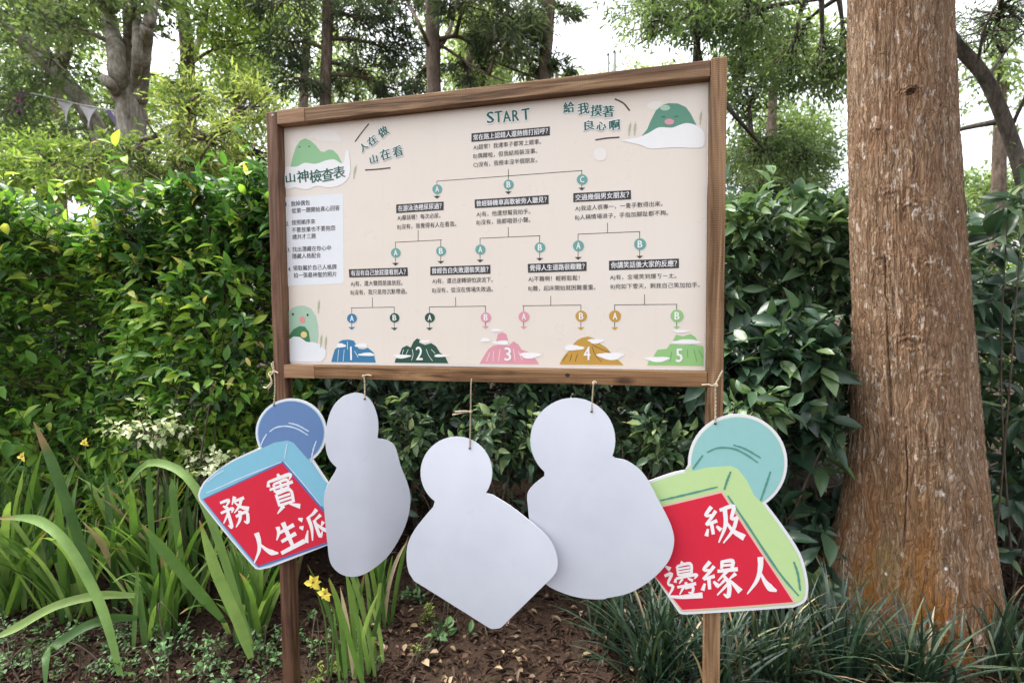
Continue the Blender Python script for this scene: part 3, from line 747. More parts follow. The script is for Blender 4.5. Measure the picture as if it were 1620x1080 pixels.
# --- brush characters as tapered strokes in a 100 x 100 box (y down)
SILK = [([(28, 2), (10, 22), (28, 24)], (9, 7, 5)), ([(38, 14), (22, 32), (6, 46)], (8, 7, 4)), ([(8, 47), (38, 40)], (6, 8)), ([(22, 44), (23, 74)], (8, 7)), ([(11, 58), (4, 76)], (5, 9)), ([(34, 54), (45, 66)], (5, 10))]
BRUSH = {
    '人': [([(46, 4), (47, 30), (38, 62), (8, 98)], (14, 12, 9, 3)), ([(46, 40), (62, 64), (80, 80), (102, 88)], (4, 9, 14, 4))],
    '生': [([(30, 8), (24, 28), (6, 48)], (12, 9, 3)), ([(22, 30), (88, 24)], (7, 10)), ([(20, 59), (82, 53)], (8, 10)), ([(2, 94), (100, 88)], (9, 12)), ([(54, 2), (52, 92)], (13, 10))],
    '派': [([(10, 10), (22, 20)], (5, 12)), ([(2, 38), (14, 46)], (5, 12)), ([(4, 94), (12, 80), (26, 58)], (12, 9, 3)), ([(84, 4), (64, 14), (42, 19)], (10, 7, 4)), ([(44, 17), (42, 55), (28, 96)], (10, 9, 3)), ([(90, 26), (62, 36)], (9, 4)), ([(61, 34), (59, 92), (74, 78)], (9, 9, 3)), ([(64, 48), (78, 72), (102, 92)], (4, 9, 12)), ([(90, 50), (76, 62)], (10, 3))],
    '務': [([(8, 10), (40, 8), (26, 26)], (7, 9, 4)), ([(15, 22), (30, 34)], (5, 10)), ([(2, 43), (46, 37), (39, 50)], (7, 9, 3)), ([(27, 38), (28, 95), (17, 87)], (9, 10, 3)), ([(25, 52), (3, 78)], (8, 3)), ([(63, 1), (47, 25)], (11, 3)), ([(56, 16), (94, 12)], (7, 9)), ([(84, 14), (70, 36), (48, 53)], (9, 8, 3)), ([(58, 20), (74, 38), (101, 52)], (4, 8, 13)), ([(50, 66), (90, 60), (86, 93), (74, 87)], (8, 9, 10, 3)), ([(69, 50), (62, 78), (42, 100)], (10, 9, 3))],
    '實': [([(50, 0), (53, 9)], (7, 11)), ([(13, 12), (9, 27)], (5, 12)), ([(14, 14), (89, 11), (82, 24)], (7, 10, 3)), ([(28, 24), (24, 45)], (8, 6)), ([(28, 24), (75, 22), (71, 44)], (6, 8, 7)), ([(10, 35), (92, 32)], (6, 8)), ([(24, 45), (73, 43)], (6, 7)), ([(51, 22), (49, 46)], (7, 7)), ([(26, 52), (26, 85)], (9, 8)), ([(26, 52), (75, 50), (75, 85)], (6, 9, 9)), ([(28, 62), (72, 61)], (6, 6)), ([(28, 72), (72, 71)], (6, 6)), ([(26, 83), (74, 82)], (7, 7)), ([(40, 86), (12, 102)], (11, 3)), ([(60, 86), (92, 101)], (4, 13))],
    '級': SILK + [([(48, 14), (86, 9), (76, 40), (94, 38)], (7, 10, 7, 6)), ([(62, 14), (58, 55), (34, 97)], (10, 9, 3)), ([(91, 38), (76, 70), (46, 100)], (9, 8, 3)), ([(60, 44), (76, 72), (103, 94)], (4, 9, 14))],
    '緣': SILK + [([(60, 2), (57, 22)], (8, 6)), ([(58, 4), (87, 3), (84, 25)], (6, 9, 7)), ([(60, 14), (84, 13)], (5, 6)), ([(46, 28), (100, 25)], (7, 9)), ([(72, 28), (46, 53)], (8, 3)), ([(61, 39), (75, 62), (71, 94), (59, 88)], (6, 9, 10, 3)), ([(66, 50), (43, 71)], (7, 3)), ([(72, 62), (42, 90)], (7, 3)), ([(94, 36), (76, 50)], (9, 3)), ([(76, 51), (104, 84)], (4, 13))],
    '邊': [([(9, 6), (21, 16)], (5, 12)), ([(2, 31), (23, 28), (9, 52), (22, 62), (6, 84)], (7, 9, 6, 8, 4)), ([(4, 85), (40, 92), (104, 95)], (5, 9, 14)), ([(60, 0), (52, 9)], (9, 4)), ([(42, 10), (42, 35)], (7, 6)), ([(42, 10), (81, 8), (81, 34)], (6, 8, 7)), ([(44, 18), (78, 17)], (5, 5)), ([(44, 26), (78, 25)], (5, 5)), ([(42, 34), (80, 33)], (6, 6)), ([(33, 42), (30, 52)], (5, 9)), ([(34, 42), (94, 39), (87, 49)], (6, 8, 3)), ([(53, 45), (41, 56)], (7, 3)), ([(68, 45), (82, 54)], (4, 8)), ([(58, 55), (63, 60)], (5, 9)), ([(34, 65), (90, 62)], (6, 8)), ([(54, 65), (38, 85)], (8, 3)), ([(56, 71), (79, 69), (75, 85), (64, 82)], (5, 8, 7, 3))],
}
def brush(o, card, ch, cx, cy, wpx, hpx, rot, layer, parent):
    """one brush character (pixel centre, size, rotation) as one mesh"""
    r = math.radians(rot); V = []; F = []
    for k, (pts, wid) in enumerate(BRUSH[ch]):
        P = smooth_path(np.array(pts, float), max(8, 4 * (len(pts) - 1))) if len(pts) > 2 else np.linspace(pts[0], pts[1], 6)
        wd = (1.1 if ch in '實邊' else 1.22 if ch in '務緣級' else 1.36) * np.interp(np.linspace(0, 1, len(P)), np.linspace(0, 1, len(wid)), wid)
        T = unit(np.gradient(P, axis=0)); N = np.stack([-T[:, 1], T[:, 0]], -1)
        rows = []
        for sgn in (1, -1):
            q = (P + sgn * N * wd[:, None] / 2 - 50) / 100
            x = q[:, 0] * wpx; y = q[:, 1] * hpx
            X = x * math.cos(r) + y * math.sin(r); Y = -x * math.sin(r) + y * math.cos(r)
            uv = np.array([card.uv(cx + a, cy + b) for a, b in zip(X, Y)])
            rows.append(card.world(uv, -0.0004 - layer * 0.0003 - k * 0.00002) - card.p0)
        n0 = len(V); m = len(P)
        V += list(rows[0]) + list(rows[1])
        F += [(n0 + i, n0 + i + 1, n0 + m + i + 1, n0 + m + i) for i in range(m - 1)]
    q = obj('lettering', py_mesh('brush', V, F), flat('card_ink_white', (250, 246, 246)), parent)
    return q
def card_strokes(o, card, lines, wd, layer, mat, parent):
    for ln in lines:
        q = np.array([card.uv(*p) for p in ln])
        P = smooth_path(q, 14); n = len(P)
        wv = wd * (0.55 + 0.45 * np.sin(np.linspace(0.3, math.pi - 0.3, n))) * (1 + 0.18 * np.sin(np.arange(n) * 2.1))
        s = card_print(o, card, 'stroke_print', ribbon(P, wv), layer, mat, parent)

# --- 1: blue stamp with red face
K = lambda p: zc(p, 300, 560, 2.92)
cd = Card(0.014, (434, 636), ang=0.05, bow=0.12)
out1 = arc(460.5, 684, 56.2, 54.0, 208, -52, 30)[::1]
out1 = out1 + K([(640, 592), (700, 660), (752, 722), (768, 760), (758, 812), (724, 846), (640, 880), (500, 935), (370, 985), (325, 995), (304, 990), (288, 974), (160, 822), (44, 676), (38, 650), (46, 622), (66, 588), (112, 545), (200, 487), (314, 434)])
c1o, uv1, b1 = make_card('blue stamp shaped cutout with a red face of white brush characters', cd, out1, mat=card_edge, hole=(434, 640.5))
f1 = card_print(c1o, cd, 'front_print', inset(uv1, 0.0075), 0, flat('card_blue_white', (150, 196, 220)))
head1 = arc(460.5, 684, 51.5, 49.5, 0, 360, 40)[:-1]
card_print(c1o, cd, 'handle_print', [cd.uv(*p) for p in head1], 1, flat('card_blue', (106, 138, 186)), f1)
body1 = K([(332, 436), (390, 408), (452, 398), (480, 408), (560, 500), (632, 592), (700, 672), (742, 724), (752, 760), (744, 802), (716, 834), (636, 868), (500, 920), (330, 980), (308, 970), (64, 668), (54, 640), (64, 606), (90, 572), (140, 530), (220, 485)])
card_print(c1o, cd, 'body_print', [cd.uv(*p) for p in body1], 2, flat('card_light_blue', (136, 198, 220)), f1)
card_print(c1o, cd, 'face_border', [cd.uv(*p) for p in K([(60, 668), (432, 494), (700, 800), (690, 858), (318, 984)])], 3, flat('card_navy', (92, 118, 178)), f1)
card_print(c1o, cd, 'face_print', [cd.uv(*p) for p in K([(66, 670), (430, 503), (686, 804), (680, 850), (318, 976)])], 4, flat('card_red', (222, 44, 68)), f1)
card_strokes(c1o, cd, [K([(330, 420), (342, 392), (357, 368)]), K([(370, 358), (400, 338), (450, 332), (500, 345), (548, 374)]), K([(458, 317), (500, 328), (552, 356)]), K([(586, 400), (572, 440), (560, 500)])], 0.0052, 3, flat('card_pale_blue', (206, 226, 244)), f1)
card_strokes(c1o, cd, [K([(452, 412), (446, 440), (440, 480)]), K([(78, 640), (130, 618), (250, 565), (425, 497)]), K([(84, 590), (120, 558), (160, 535)]), K([(440, 497), (520, 590), (610, 700)])], 0.0045, 5, flat('card_pale_blue', (206, 226, 244)), f1)
for ch, x, y, ww, hh, r in (('務', 210, 727, 132, 140, 14), ('實', 432, 634, 138, 172, 17), ('人', 333, 884, 128, 140, 16), ('生', 455, 838, 124, 138, 24), ('派', 572, 790, 128, 138, 22)):
    p = K([(x, y)])[0]; brush(c1o, cd, ch, p[0], p[1], ww / 2.92, hh / 2.92, r, 6, f1)
A0 = cd.world([cd.uv(434, 640)], -0.002)[0]
twine(c1o, [fr(432, 572, 0.003), fr(434, 590, 0.006), fr(435, 612, 0.009), A0], knot=fr(433.5, 588, 0.006), ends=[[fr(431, 582, .006), fr(429.5, 574, .004)], [fr(425, 590, .01), fr(430, 602, .014), fr(422, 613, .012), fr(417, 612, .01)], [fr(428, 595, .012), fr(430, 606, .014), fr(424, 616, .01)], [fr(437, 588, .008), fr(440, 590, .008)]])

# --- 2: blank back turned away, warped
cd = Card(0.020, (577, 626), ang=0.62, bow=0.0, fold=0.24, bowv=0.25)
out2 = K([(765, 177), (710, 195), (665, 240), (640, 300), (628, 370), (630, 440), (648, 490), (680, 524)]) 
out2 = open_smooth(out2, 28) + open_smooth(K([(672, 545), (645, 590), (626, 635), (620, 685), (626, 770), (636, 870), (643, 935), (658, 978), (692, 1011), (740, 1027), (800, 1018), (870, 975), (930, 915), (985, 820), (1012, 740), (1020, 660), (1005, 590), (975, 515), (952, 432), (928, 405), (897, 393), (872, 391)]), 66) \
    + open_smooth(K([(868, 384), (872, 340), (868, 290), (850, 235), (825, 200), (798, 182)]), 20)
c2o, uv2, b2 = make_card('narrow looking blank white cutout turned sideways, beside the blue stamp', cd, out2, hole=(577, 630.5))
A0 = cd.world([cd.uv(577, 630)], -0.002)[0]
twine(c2o, [fr(574, 595, .004), fr(576.5, 600, .008), fr(577, 614, .012), A0], knot=fr(575.5, 595, .005), ends=[[fr(580, 593, .006), fr(588, 594, .006)]])

# --- 3: blank back, pointed foot
K = lambda p: zc(p, 620, 580, 2.512)
cd = Card(0.030, (744, 702), ang=-0.03, tilt=0.0, bow=-0.15, bowv=0.20)
out3 = [(721.9 + 56.7 * math.cos(math.radians(a)), 747.2 - 56.7 * math.sin(math.radians(a))) for a in np.linspace(233, -35, 34)][::1]
out3 = out3 + open_smooth(K([(400, 509), (470, 552), (545, 610), (610, 667), (642, 712), (657, 758), (657, 800), (640, 832), (606, 866)]), 30) + K([(500, 970), (436, 1033)]) + open_smooth(K([(430, 1037), (395, 1040), (360, 1020)]), 8) + K([(220, 932)]) + open_smooth(K([(88, 850), (66, 812), (58, 760), (63, 704), (88, 650), (130, 595), (164, 556)]), 26)
c3o, uv3, b3 = make_card('blank white cutout with a pointed foot, lowest of the hanging row', cd, out3, hole=(743.5, 708.5))
A0 = cd.world([cd.uv(743.5, 708)], -0.002)[0]
twine(c3o, [fr(746, 599, .004), fr(745, 612, .012), fr(744.5, 652, .022), A0], knot=fr(744.5, 651, .022), ends=[[fr(735, 652, .026), fr(716, 656, .024)], [fr(736, 650, .03), fr(720, 651, .026)]])
kk = Acc(); a = np.linspace(0, 2 * math.pi, 20)
# --- 4: blank back, round foot
cd = Card(0.018, (936, 645), ang=0.02, tilt=0.0, bow=-0.15, bowv=0.17)
out4 = [(906.2 + 67.3 * math.cos(math.radians(a)), 696.2 - 66.9 * math.sin(math.radians(a))) for a in np.linspace(228, -22, 36)]
K7 = lambda p: zc(p, 960, 560, 2.511)
out4 = out4 + open_smooth(K7([(32, 412), (80, 424), (130, 458), (165, 502), (200, 570), (240, 645), (262, 700), (267, 750), (250, 812), (210, 865), (150, 915), (80, 951), (0, 968)]), 48) + open_smooth(K([(845, 922), (790, 922), (720, 911), (655, 888), (612, 862), (580, 810), (560, 740), (548, 640), (541, 560), (537, 520), (543, 492), (570, 462), (606, 434)]), 44)
c4o, uv4, b4 = make_card('large blank white cutout with a rounded foot overlapping the green stamp', cd, out4, hole=(936, 650.5))
A0 = cd.world([cd.uv(936, 650)], -0.002)[0]
twine(c4o, [fr(939, 604, .004), fr(938.5, 612, .008), fr(937, 632, .013), A0], knot=fr(939.5, 605, .005), ends=[[fr(941, 603, .006), fr(944, 606, .006)]])
# --- 5: green stamp with red face
cd = Card(0.010, (1131, 664), ang=-0.04, bow=0.10)
out5 = [(1167.1 + 78.6 * math.cos(math.radians(a)), 732.0 - 77.4 * math.sin(math.radians(a))) for a in np.linspace(188, -50, 36)]
out5 = out5 + open_smooth(K7([(632, 592), (700, 682), (768, 788), (795, 878), (800, 938), (788, 982), (745, 1004)]), 26) + K7([(560, 1018), (310, 1033), (288, 1029), (196, 893), (80, 770), (-14, 672)]) + open_smooth(K7([(-18, 640), (8, 590), (80, 540), (175, 500), (270, 468), (326, 458)]), 18)
c5o, uv5, b5 = make_card('green stamp shaped cutout with a red face of white brush characters', cd, out5, mat=card_edge, hole=(1131.5, 669.5))
f5 = card_print(c5o, cd, 'front_print', inset(uv5, 0.0075), 0, flat('card_green_pale', (196, 222, 170)))
head5 = [(1167.1 + 73.2 * math.cos(a), 732.0 - 72.2 * math.sin(a)) for a in np.linspace(0, 2 * math.pi, 44, endpoint=False)]
card_print(c5o, cd, 'handle_print', [cd.uv(*p) for p in head5], 1, flat('card_aqua', (152, 204, 202)), f5)
body5 = K7([(-6, 640), (16, 600), (90, 548), (180, 512), (270, 480), (400, 449), (490, 443), (520, 455), (556, 500), (585, 560), (622, 596), (690, 690), (756, 796), (782, 880), (787, 936), (778, 972), (742, 992), (310, 1020), (296, 1016), (206, 886), (0, 664)])
card_print(c5o, cd, 'body_print', [cd.uv(*p) for p in body5], 2, flat('card_leaf_green', (196, 226, 160)), f5)
card_print(c5o, cd, 'face_border', [cd.uv(*p) for p in K7([(4, 652), (220, 600), (458, 541), (752, 986), (300, 1020)])], 3, flat('card_pink_edge', (240, 190, 180)), f5)
card_print(c5o, cd, 'face_print', [cd.uv(*p) for p in K7([(12, 656), (222, 606), (455, 550), (740, 982), (300, 1013)])], 4, flat('card_red', (222, 44, 68)), f5)
GS = flat('card_stroke_green', (92, 152, 138))
card_strokes(c5o, cd, [K7([(342, 455), (360, 430), (382, 400)]), K7([(398, 390), (440, 372), (500, 374), (550, 396), (600, 430)]), K7([(502, 360), (550, 376), (612, 412)]), K7([(650, 465), (632, 520), (610, 582)])], 0.0058, 3, GS, f5)
card_strokes(c5o, cd, [K7([(492, 465), (478, 500), (466, 538)]), K7([(212, 580), (300, 560), (440, 526)]), K7([(480, 560), (560, 680), (680, 860), (762, 958)]), K7([(742, 822), (758, 870), (768, 938)])], 0.0062, 5, GS, f5)
for ch, x, y, ww, hh, r in (('級', 458, 672, 150, 152, 8), ('邊', 298, 898, 136, 150, 8), ('緣', 447, 893, 150, 152, 3), ('人', 612, 876, 124, 158, -2)):
    p = K7([(x, y)])[0]; brush(c5o, cd, ch, p[0], p[1], ww / 2.511, hh / 2.511, r, 6, f5)
A0 = cd.world([cd.uv(1131.5, 669)], -0.002)[0]
twine(c5o, [fr(1143, 586, .004), fr(1136, 600, .007), fr(1132, 610, .009), fr(1132, 640, .010), A0], r=0.0025, knot=fr(1132.5, 609, .009), ends=[[fr(1126, 610, .012), fr(1121, 608, .01), fr(1110, 609, .006)]])

# ------------------------------------------------------------------ leaves
def leaf_template(fold=0.10, droop=0.16, wide=0.36):
    """near leaf: a along, b across, c up"""
    rows = [(0.0, 0.0), (0.28, 0.46), (0.6, 0.46), (1.0, 0.0)]
    V = [(0, 0, 0)]
    for t, w_ in rows[1:3]:
        c = -droop * t * t
        V += [(t, -w_, c + fold * w_ * 2), (t, 0, c), (t, w_, c + fold * w_ * 2)]
    V.append((1, 0, -droop))
    F = [(0, 2, 1), (0, 3, 2), (1, 2, 5), (1, 5, 4), (2, 3, 6), (2, 6, 5), (4, 5, 7), (5, 6, 7)]
    return np.array(V, float), np.array(F)
def broad_template(fold=0.10, droop=0.2):
    rows = [(0.10, 0.20), (0.28, 0.43), (0.50, 0.50), (0.72, 0.38), (0.90, 0.14)]
    V = [(0, 0, 0)]
    for t, w_ in rows:
        c = -droop * t * t; e = c + fold * w_ * 2 - 0.05 * w_ * math.sin(t * 9)
        V += [(t, -w_, e), (t, 0, c), (t, w_, e)]
    V.append((1, 0, -droop * 1.05)); n = len(rows)
    F = [(0, 2, 1), (0, 3, 2)]
    for k in range(n - 1):
        a = 1 + 3 * k; F += [(a, a + 1, a + 4), (a, a + 4, a + 3), (a + 1, a + 2, a + 5), (a + 1, a + 5, a + 4)]
    a = 1 + 3 * (n - 1); F += [(a, a + 1, a + 3), (a + 1, a + 2, a + 3)]
    return np.array(V, float), np.array(F)
def far_template():
    return np.array([(0, 0, 0), (0.45, -0.5, 0.06), (1, 0, -0.12), (0.45, 0.5, 0.06)], float), np.array([(0, 1, 2), (0, 2, 3)])
def place_leaves(tpl, base, d, nrm, Ln, Wd):
    """-> V (n*k,3), F"""
    TV, TF = tpl; n = len(base); k = len(TV)
    d = unit(d); s = unit(np.cross(nrm, d)); u = np.cross(d, s)
    V = base[:, None, :] + TV[None, :, 0:1] * (Ln[:, None, None] * d[:, None, :]) + TV[None, :, 1:2] * (Wd[:, None, None] * s[:, None, :]) + TV[None, :, 2:3] * (Ln[:, None, None] * u[:, None, :])
    F = TF[None] + (np.arange(n) * k)[:, None, None]
    return V.reshape(-1, 3), F.reshape(-1, 3), (d, s, u)

def rand_dirs(n, up=0.0):
    v = RNG.normal(size=(n, 3)); v[:, 2] += up; return unit(v)

bark_grey = NT('twig_bark')
_n = bark_grey.noise(bark_grey.mapping((1, 1, 0.3)), 60, 4)
twig_mat = bark_grey.out(bark_grey.ramp([(0.3, (0.045, 0.034, 0.025)), (0.7, (0.13, 0.10, 0.075))], _n), 0.85, bark_grey.bump(_n, 0.5, 0.004), 0.2)

NEAR = leaf_template()
def frame_visible(P, hidden=None):
    x, y, z = project(P)
    ok = (x > 0) & (x < 1620) & (y > 0) & (y < 1080)
    ok &= ~((x > 440) & (x < 1150) & (y < 615) & (y > 90 + (1150 - x) * 0.118))
    if hidden:
        for (x0, x1, y0, y1) in hidden: ok &= ~((x > x0) & (x < x1) & (y > y0) & (y < y1))
    return ok, z
CARDS_HID = [(400, 515, 640, 880), (520, 640, 640, 900), (660, 860, 720, 960), (845, 1050, 650, 930), (1060, 1250, 680, 960)]

def shrub(name, label, cat, base, sprigs, mat, leaf_len, leaf_w, per=7, droop=0.25, twig_len=0.16, stems=6, group=None, nparts=300, upright=0.5, spread=0.9, stem_r=0.012, hidden=CARDS_HID, tint_fn=None):
    """sprigs: (n,3) world tips of leafy shoots with directions (n,3)"""
    P, D = sprigs; n = len(P); base = np.asarray(base, float)
    root = empty(name, base); tag(root, label, cat, group)
    D = unit(D)
    # leaves alternate along each shoot, the last ones at its tip
    t = np.tile(np.linspace(-0.85, 0.05, per), n); idx = np.repeat(np.arange(n), per)
    tl = twig_len * RNG.uniform(0.7, 1.25, n)
    bp = P[idx] + D[idx] * (t * tl[idx])[:, None] + RNG.normal(size=(n * per, 3)) * 0.004
    ref = unit(np.cross(D, np.array([0.02, 0.1, 1.0]) + RNG.normal(size=(n, 3)) * 0.2)); ref2 = np.cross(D, ref)
    ang = np.tile(np.arange(per) * 2.4, n) + np.repeat(RNG.uniform(0, 6.28, n), per) + RNG.normal(size=n * per) * 0.35
    side = np.cos(ang)[:, None] * ref[idx] + np.sin(ang)[:, None] * ref2[idx]
    lift = np.clip(t + 0.85, 0, 0.9)[:, None]
    d = side * spread + D[idx] * (0.35 + 0.55 * lift) + np.array([0, 0, -droop]) + RNG.normal(size=(n * per, 3)) * 0.18
    d = unit(d)
    nrm = unit(np.array([0, 0, 1.0]) * upright + D[idx] * 0.5 + RNG.normal(size=(n * per, 3)) * 0.35)
    sz = RNG.uniform(0.5, 1.25, n * per) * (1 - 0.25 * np.clip(lift[:, 0] - 0.6, 0, 1))
    Ln = leaf_len * sz; Wd = leaf_w * sz * RNG.uniform(0.85, 1.15, n * per)
    tint = np.clip(RNG.normal(0.42, 0.2, n) , 0.02, 0.8)[idx] + RNG.normal(size=n * per) * 0.07 + 0.16 * (lift[:, 0] > 0.75)
    if tint_fn is not None: tint = tint + tint_fn(bp)
    tint = np.clip(tint, 0.01, 0.985)
    tipp = bp + d * Ln[:, None]
    free = np.ones(len(bp), bool)
    for q in (bp, tipp): free &= np.hypot(q[:, 0] - (1.80 - 0.048 * q[:, 2]), q[:, 1] - 2.20) > 0.27 + 0.16 * np.exp(-q[:, 2] / 0.24)
    bp, d, nrm, Ln, Wd, tint = bp[free], d[free], nrm[free], Ln[free], Wd[free], tint[free]
    keep = np.ones(len(bp), bool)
    ok, z = frame_visible(bp, hidden)
    order = np.argsort(np.where(ok, z, 1e9))[:nparts]
    order = order[ok[order]]
    keep[order] = False
    # bulk foliage: one part
    TP = broad_template() if leaf_len > 0.1 else NEAR
    V, F, _ = place_leaves(TP, bp[keep], d[keep], nrm[keep], Ln[keep], Wd[keep])
    fo = obj('foliage', tri_mesh('foliage', V - base, F, np.repeat(tint[keep], len(TP[0]))), mat, root)
    tag(fo, kind='stuff')
    # the nearest leaves one by one
    protos = []
    for k in range(6):
        tv, tf = broad_template(RNG.uniform(0.04, 0.16), RNG.uniform(0.05, 0.3))
        me = tri_mesh('leaf', tv, tf, np.full(len(tv), 0.5)); me.materials.append(mat); protos.append(me)
    for i in order:
        dd = d[i]; s = unit(np.cross(nrm[i], dd)); u = np.cross(dd, s)
        o = bpy.data.objects.new('leaf', protos[i % 6]); COL.objects.link(o); o.parent = root
        p = bp[i] - base
        o.matrix_local = Matrix(((dd[0] * Ln[i], s[0] * Wd[i], u[0] * Ln[i], p[0]), (dd[1] * Ln[i], s[1] * Wd[i], u[1] * Ln[i], p[1]), (dd[2] * Ln[i], s[2] * Wd[i], u[2] * Ln[i], p[2]), (0, 0, 0, 1)))
    # shoots and stems
    tw = Acc()
    stems_p = []
    for k in range(stems):
        a = RNG.uniform(0, 6.28); tgt = P[RNG.integers(n)]
        b0 = base + np.array([math.cos(a), math.sin(a), 0]) * RNG.uniform(0.02, 0.18); b0[2] = gz(b0[0], b0[1]) - 0.03
        mid = b0 * 0.5 + tgt * 0.5 + RNG.normal(size=3) * 0.06; mid[2] += 0.08
        sp = smooth_path(np.array([b0, mid, tgt]), 10)
        so = Acc(); so.tube(sp - base, np.linspace(stem_r, stem_r * 0.3, len(sp)), 6)
        obj('stem', so.mesh('stem'), twig_mat, root); stems_p.append(sp)
    allp = np.concatenate(stems_p)
    for i in range(n):
        q0 = P[i] - D[i] * tl[i]
        j = np.argmin(np.sum((allp - q0) ** 2, 1) + RNG.uniform(0, 0.05, len(allp)))
        V_, F_ = tube_arrays(np.array([P[i], q0, q0 * 0.55 + allp[j] * 0.45 + np.array([0, 0, -0.02])]) - base, [0.0014, 0.0026, 0.0038], 3, False)
        tw.add(V_, F_)
    t_o = obj('twigs', tw.mesh('twigs'), twig_mat, root); tag(t_o, kind='stuff')
    return root

def box_sprigs(n, lo, hi, front=0.6, out=(0, -1, 0.6), topbias=0.3, noise=0.18, jitter=0.6):
    """leafy shoot tips through a hedge volume, denser towards its faces seen from the path and its top"""
    lo = np.array(lo); hi = np.array(hi)
    q = RNG.uniform(size=(n, 3))
    q[:, 1] = q[:, 1] ** (1 + 1.6 * front)
    top = RNG.uniform(size=n) < topbias
    q[top, 2] = 1 - q[top, 2] * 0.22
    P = lo + q * (hi - lo)
    P[:, 1] += noise * fbm(P[:, 0] * 2.2, P[:, 2] * 2.2, 0.3, 3, 21)
    P[:, 2] += noise * 1.5 * fbm(P[:, 0] * 1.7, P[:, 1] * 2.0, 3.3, 3, 22) * q[:, 2]
    shoot = RNG.uniform(size=n) < 0.05
    P[shoot, 2] += RNG.uniform(0.05, 0.3, shoot.sum()) * q[shoot, 2]
    hollow = (vnoise(P[:, 0] * 2.6, P[:, 1] * 1.5, P[:, 2] * 3.2, 23) < -0.28) & (q[:, 2] < 0.72) & (q[:, 1] < 0.5) & (RNG.uniform(size=n) < 0.6)
    P = P[~hollow]; q = q[~hollow]; n = len(P)
    D = np.array(out)[None] * np.stack([np.ones(n), 1 - q[:, 1] * 0.8, 0.5 + q[:, 2]], -1) + RNG.normal(size=(n, 3)) * jitter
    D[:, 2] = np.abs(D[:, 2]) * 0.8 + 0.1
    return P, D

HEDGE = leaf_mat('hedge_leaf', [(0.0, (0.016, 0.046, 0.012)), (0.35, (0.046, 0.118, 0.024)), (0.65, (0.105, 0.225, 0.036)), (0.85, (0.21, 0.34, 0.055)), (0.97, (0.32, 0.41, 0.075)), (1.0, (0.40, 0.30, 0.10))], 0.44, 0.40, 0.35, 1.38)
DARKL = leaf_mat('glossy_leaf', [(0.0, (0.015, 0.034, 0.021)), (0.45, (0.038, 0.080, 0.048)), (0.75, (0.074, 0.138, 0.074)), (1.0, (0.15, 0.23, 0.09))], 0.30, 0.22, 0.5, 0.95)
MIDL = leaf_mat('shrub_leaf', [(0.0, (0.024, 0.050, 0.028)), (0.4, (0.066, 0.125, 0.062)), (0.75, (0.130, 0.215, 0.096)), (1.0, (0.27, 0.35, 0.15))], 0.34, 0.32, 0.4, 1.05)
VARI = leaf_mat('variegated_leaf', [(0.0, (0.10, 0.18, 0.06)), (0.35, (0.30, 0.36, 0.17)), (0.6, (0.55, 0.58, 0.38)), (1.0, (0.72, 0.72, 0.56))], 0.45, 0.3)

young = lambda P: 0.45 * np.clip((P[:, 2] - 1.45) / 0.5, 0, 1) + 0.16 * vnoise(P[:, 0] * 3.5, P[:, 1] * 3.5, P[:, 2] * 5, 77)
shrub('hedge_shrub', 'bright green hedge shrub at the far left edge behind the strap leaved plants', 'shrub', (-2.75, 3.15, 0), box_sprigs(2100, (-3.75, 2.62, 0.40), (-2.05, 3.75, 2.04)), HEDGE, 0.088, 0.034, stems=9, group='hedge behind the board', tint_fn=young)
shrub('hedge_shrub', 'hedge shrub running on beyond the left picture edge', 'shrub', (-4.7, 3.15, 0), box_sprigs(1300, (-5.9, 2.62, 0.40), (-3.7, 3.75, 2.04)), HEDGE, 0.088, 0.034, stems=8, group='hedge behind the board', tint_fn=young, nparts=20)
shrub('hedge_shrub', 'bright green hedge shrub directly left of the notice board post', 'shrub', (-1.6, 3.05, 0), box_sprigs(1900, (-2.2, 2.55, 0.40), (-1.0, 3.65, 2.02)), HEDGE, 0.088, 0.034, stems=8, group='hedge behind the board', tint_fn=young)
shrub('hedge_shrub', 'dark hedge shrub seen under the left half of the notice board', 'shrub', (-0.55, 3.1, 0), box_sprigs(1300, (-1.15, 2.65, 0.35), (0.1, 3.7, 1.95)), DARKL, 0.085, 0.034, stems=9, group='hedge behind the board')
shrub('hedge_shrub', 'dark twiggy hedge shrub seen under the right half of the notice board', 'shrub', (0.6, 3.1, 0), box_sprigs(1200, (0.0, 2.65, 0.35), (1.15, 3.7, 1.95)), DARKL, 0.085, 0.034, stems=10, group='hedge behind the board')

for lb, x0, x1, sd in (('rear hedge row at the far left, glimpsed through the front hedge', -5.2, -2.6, 1), ('rear hedge row behind the left half of the board', -2.7, -0.2, 2), ('rear hedge row behind the right half of the board', -0.3, 2.4, 3)):
    shrub('hedge_shrub', lb, 'shrub', ((x0 + x1) / 2, 4.5, 0), box_sprigs(1500, (x0, 4.0, 0.15), (x1, 5.2, 1.95), 0.3), DARKL, 0.12, 0.050, per=6, stems=8, group='rear hedge row', nparts=40)
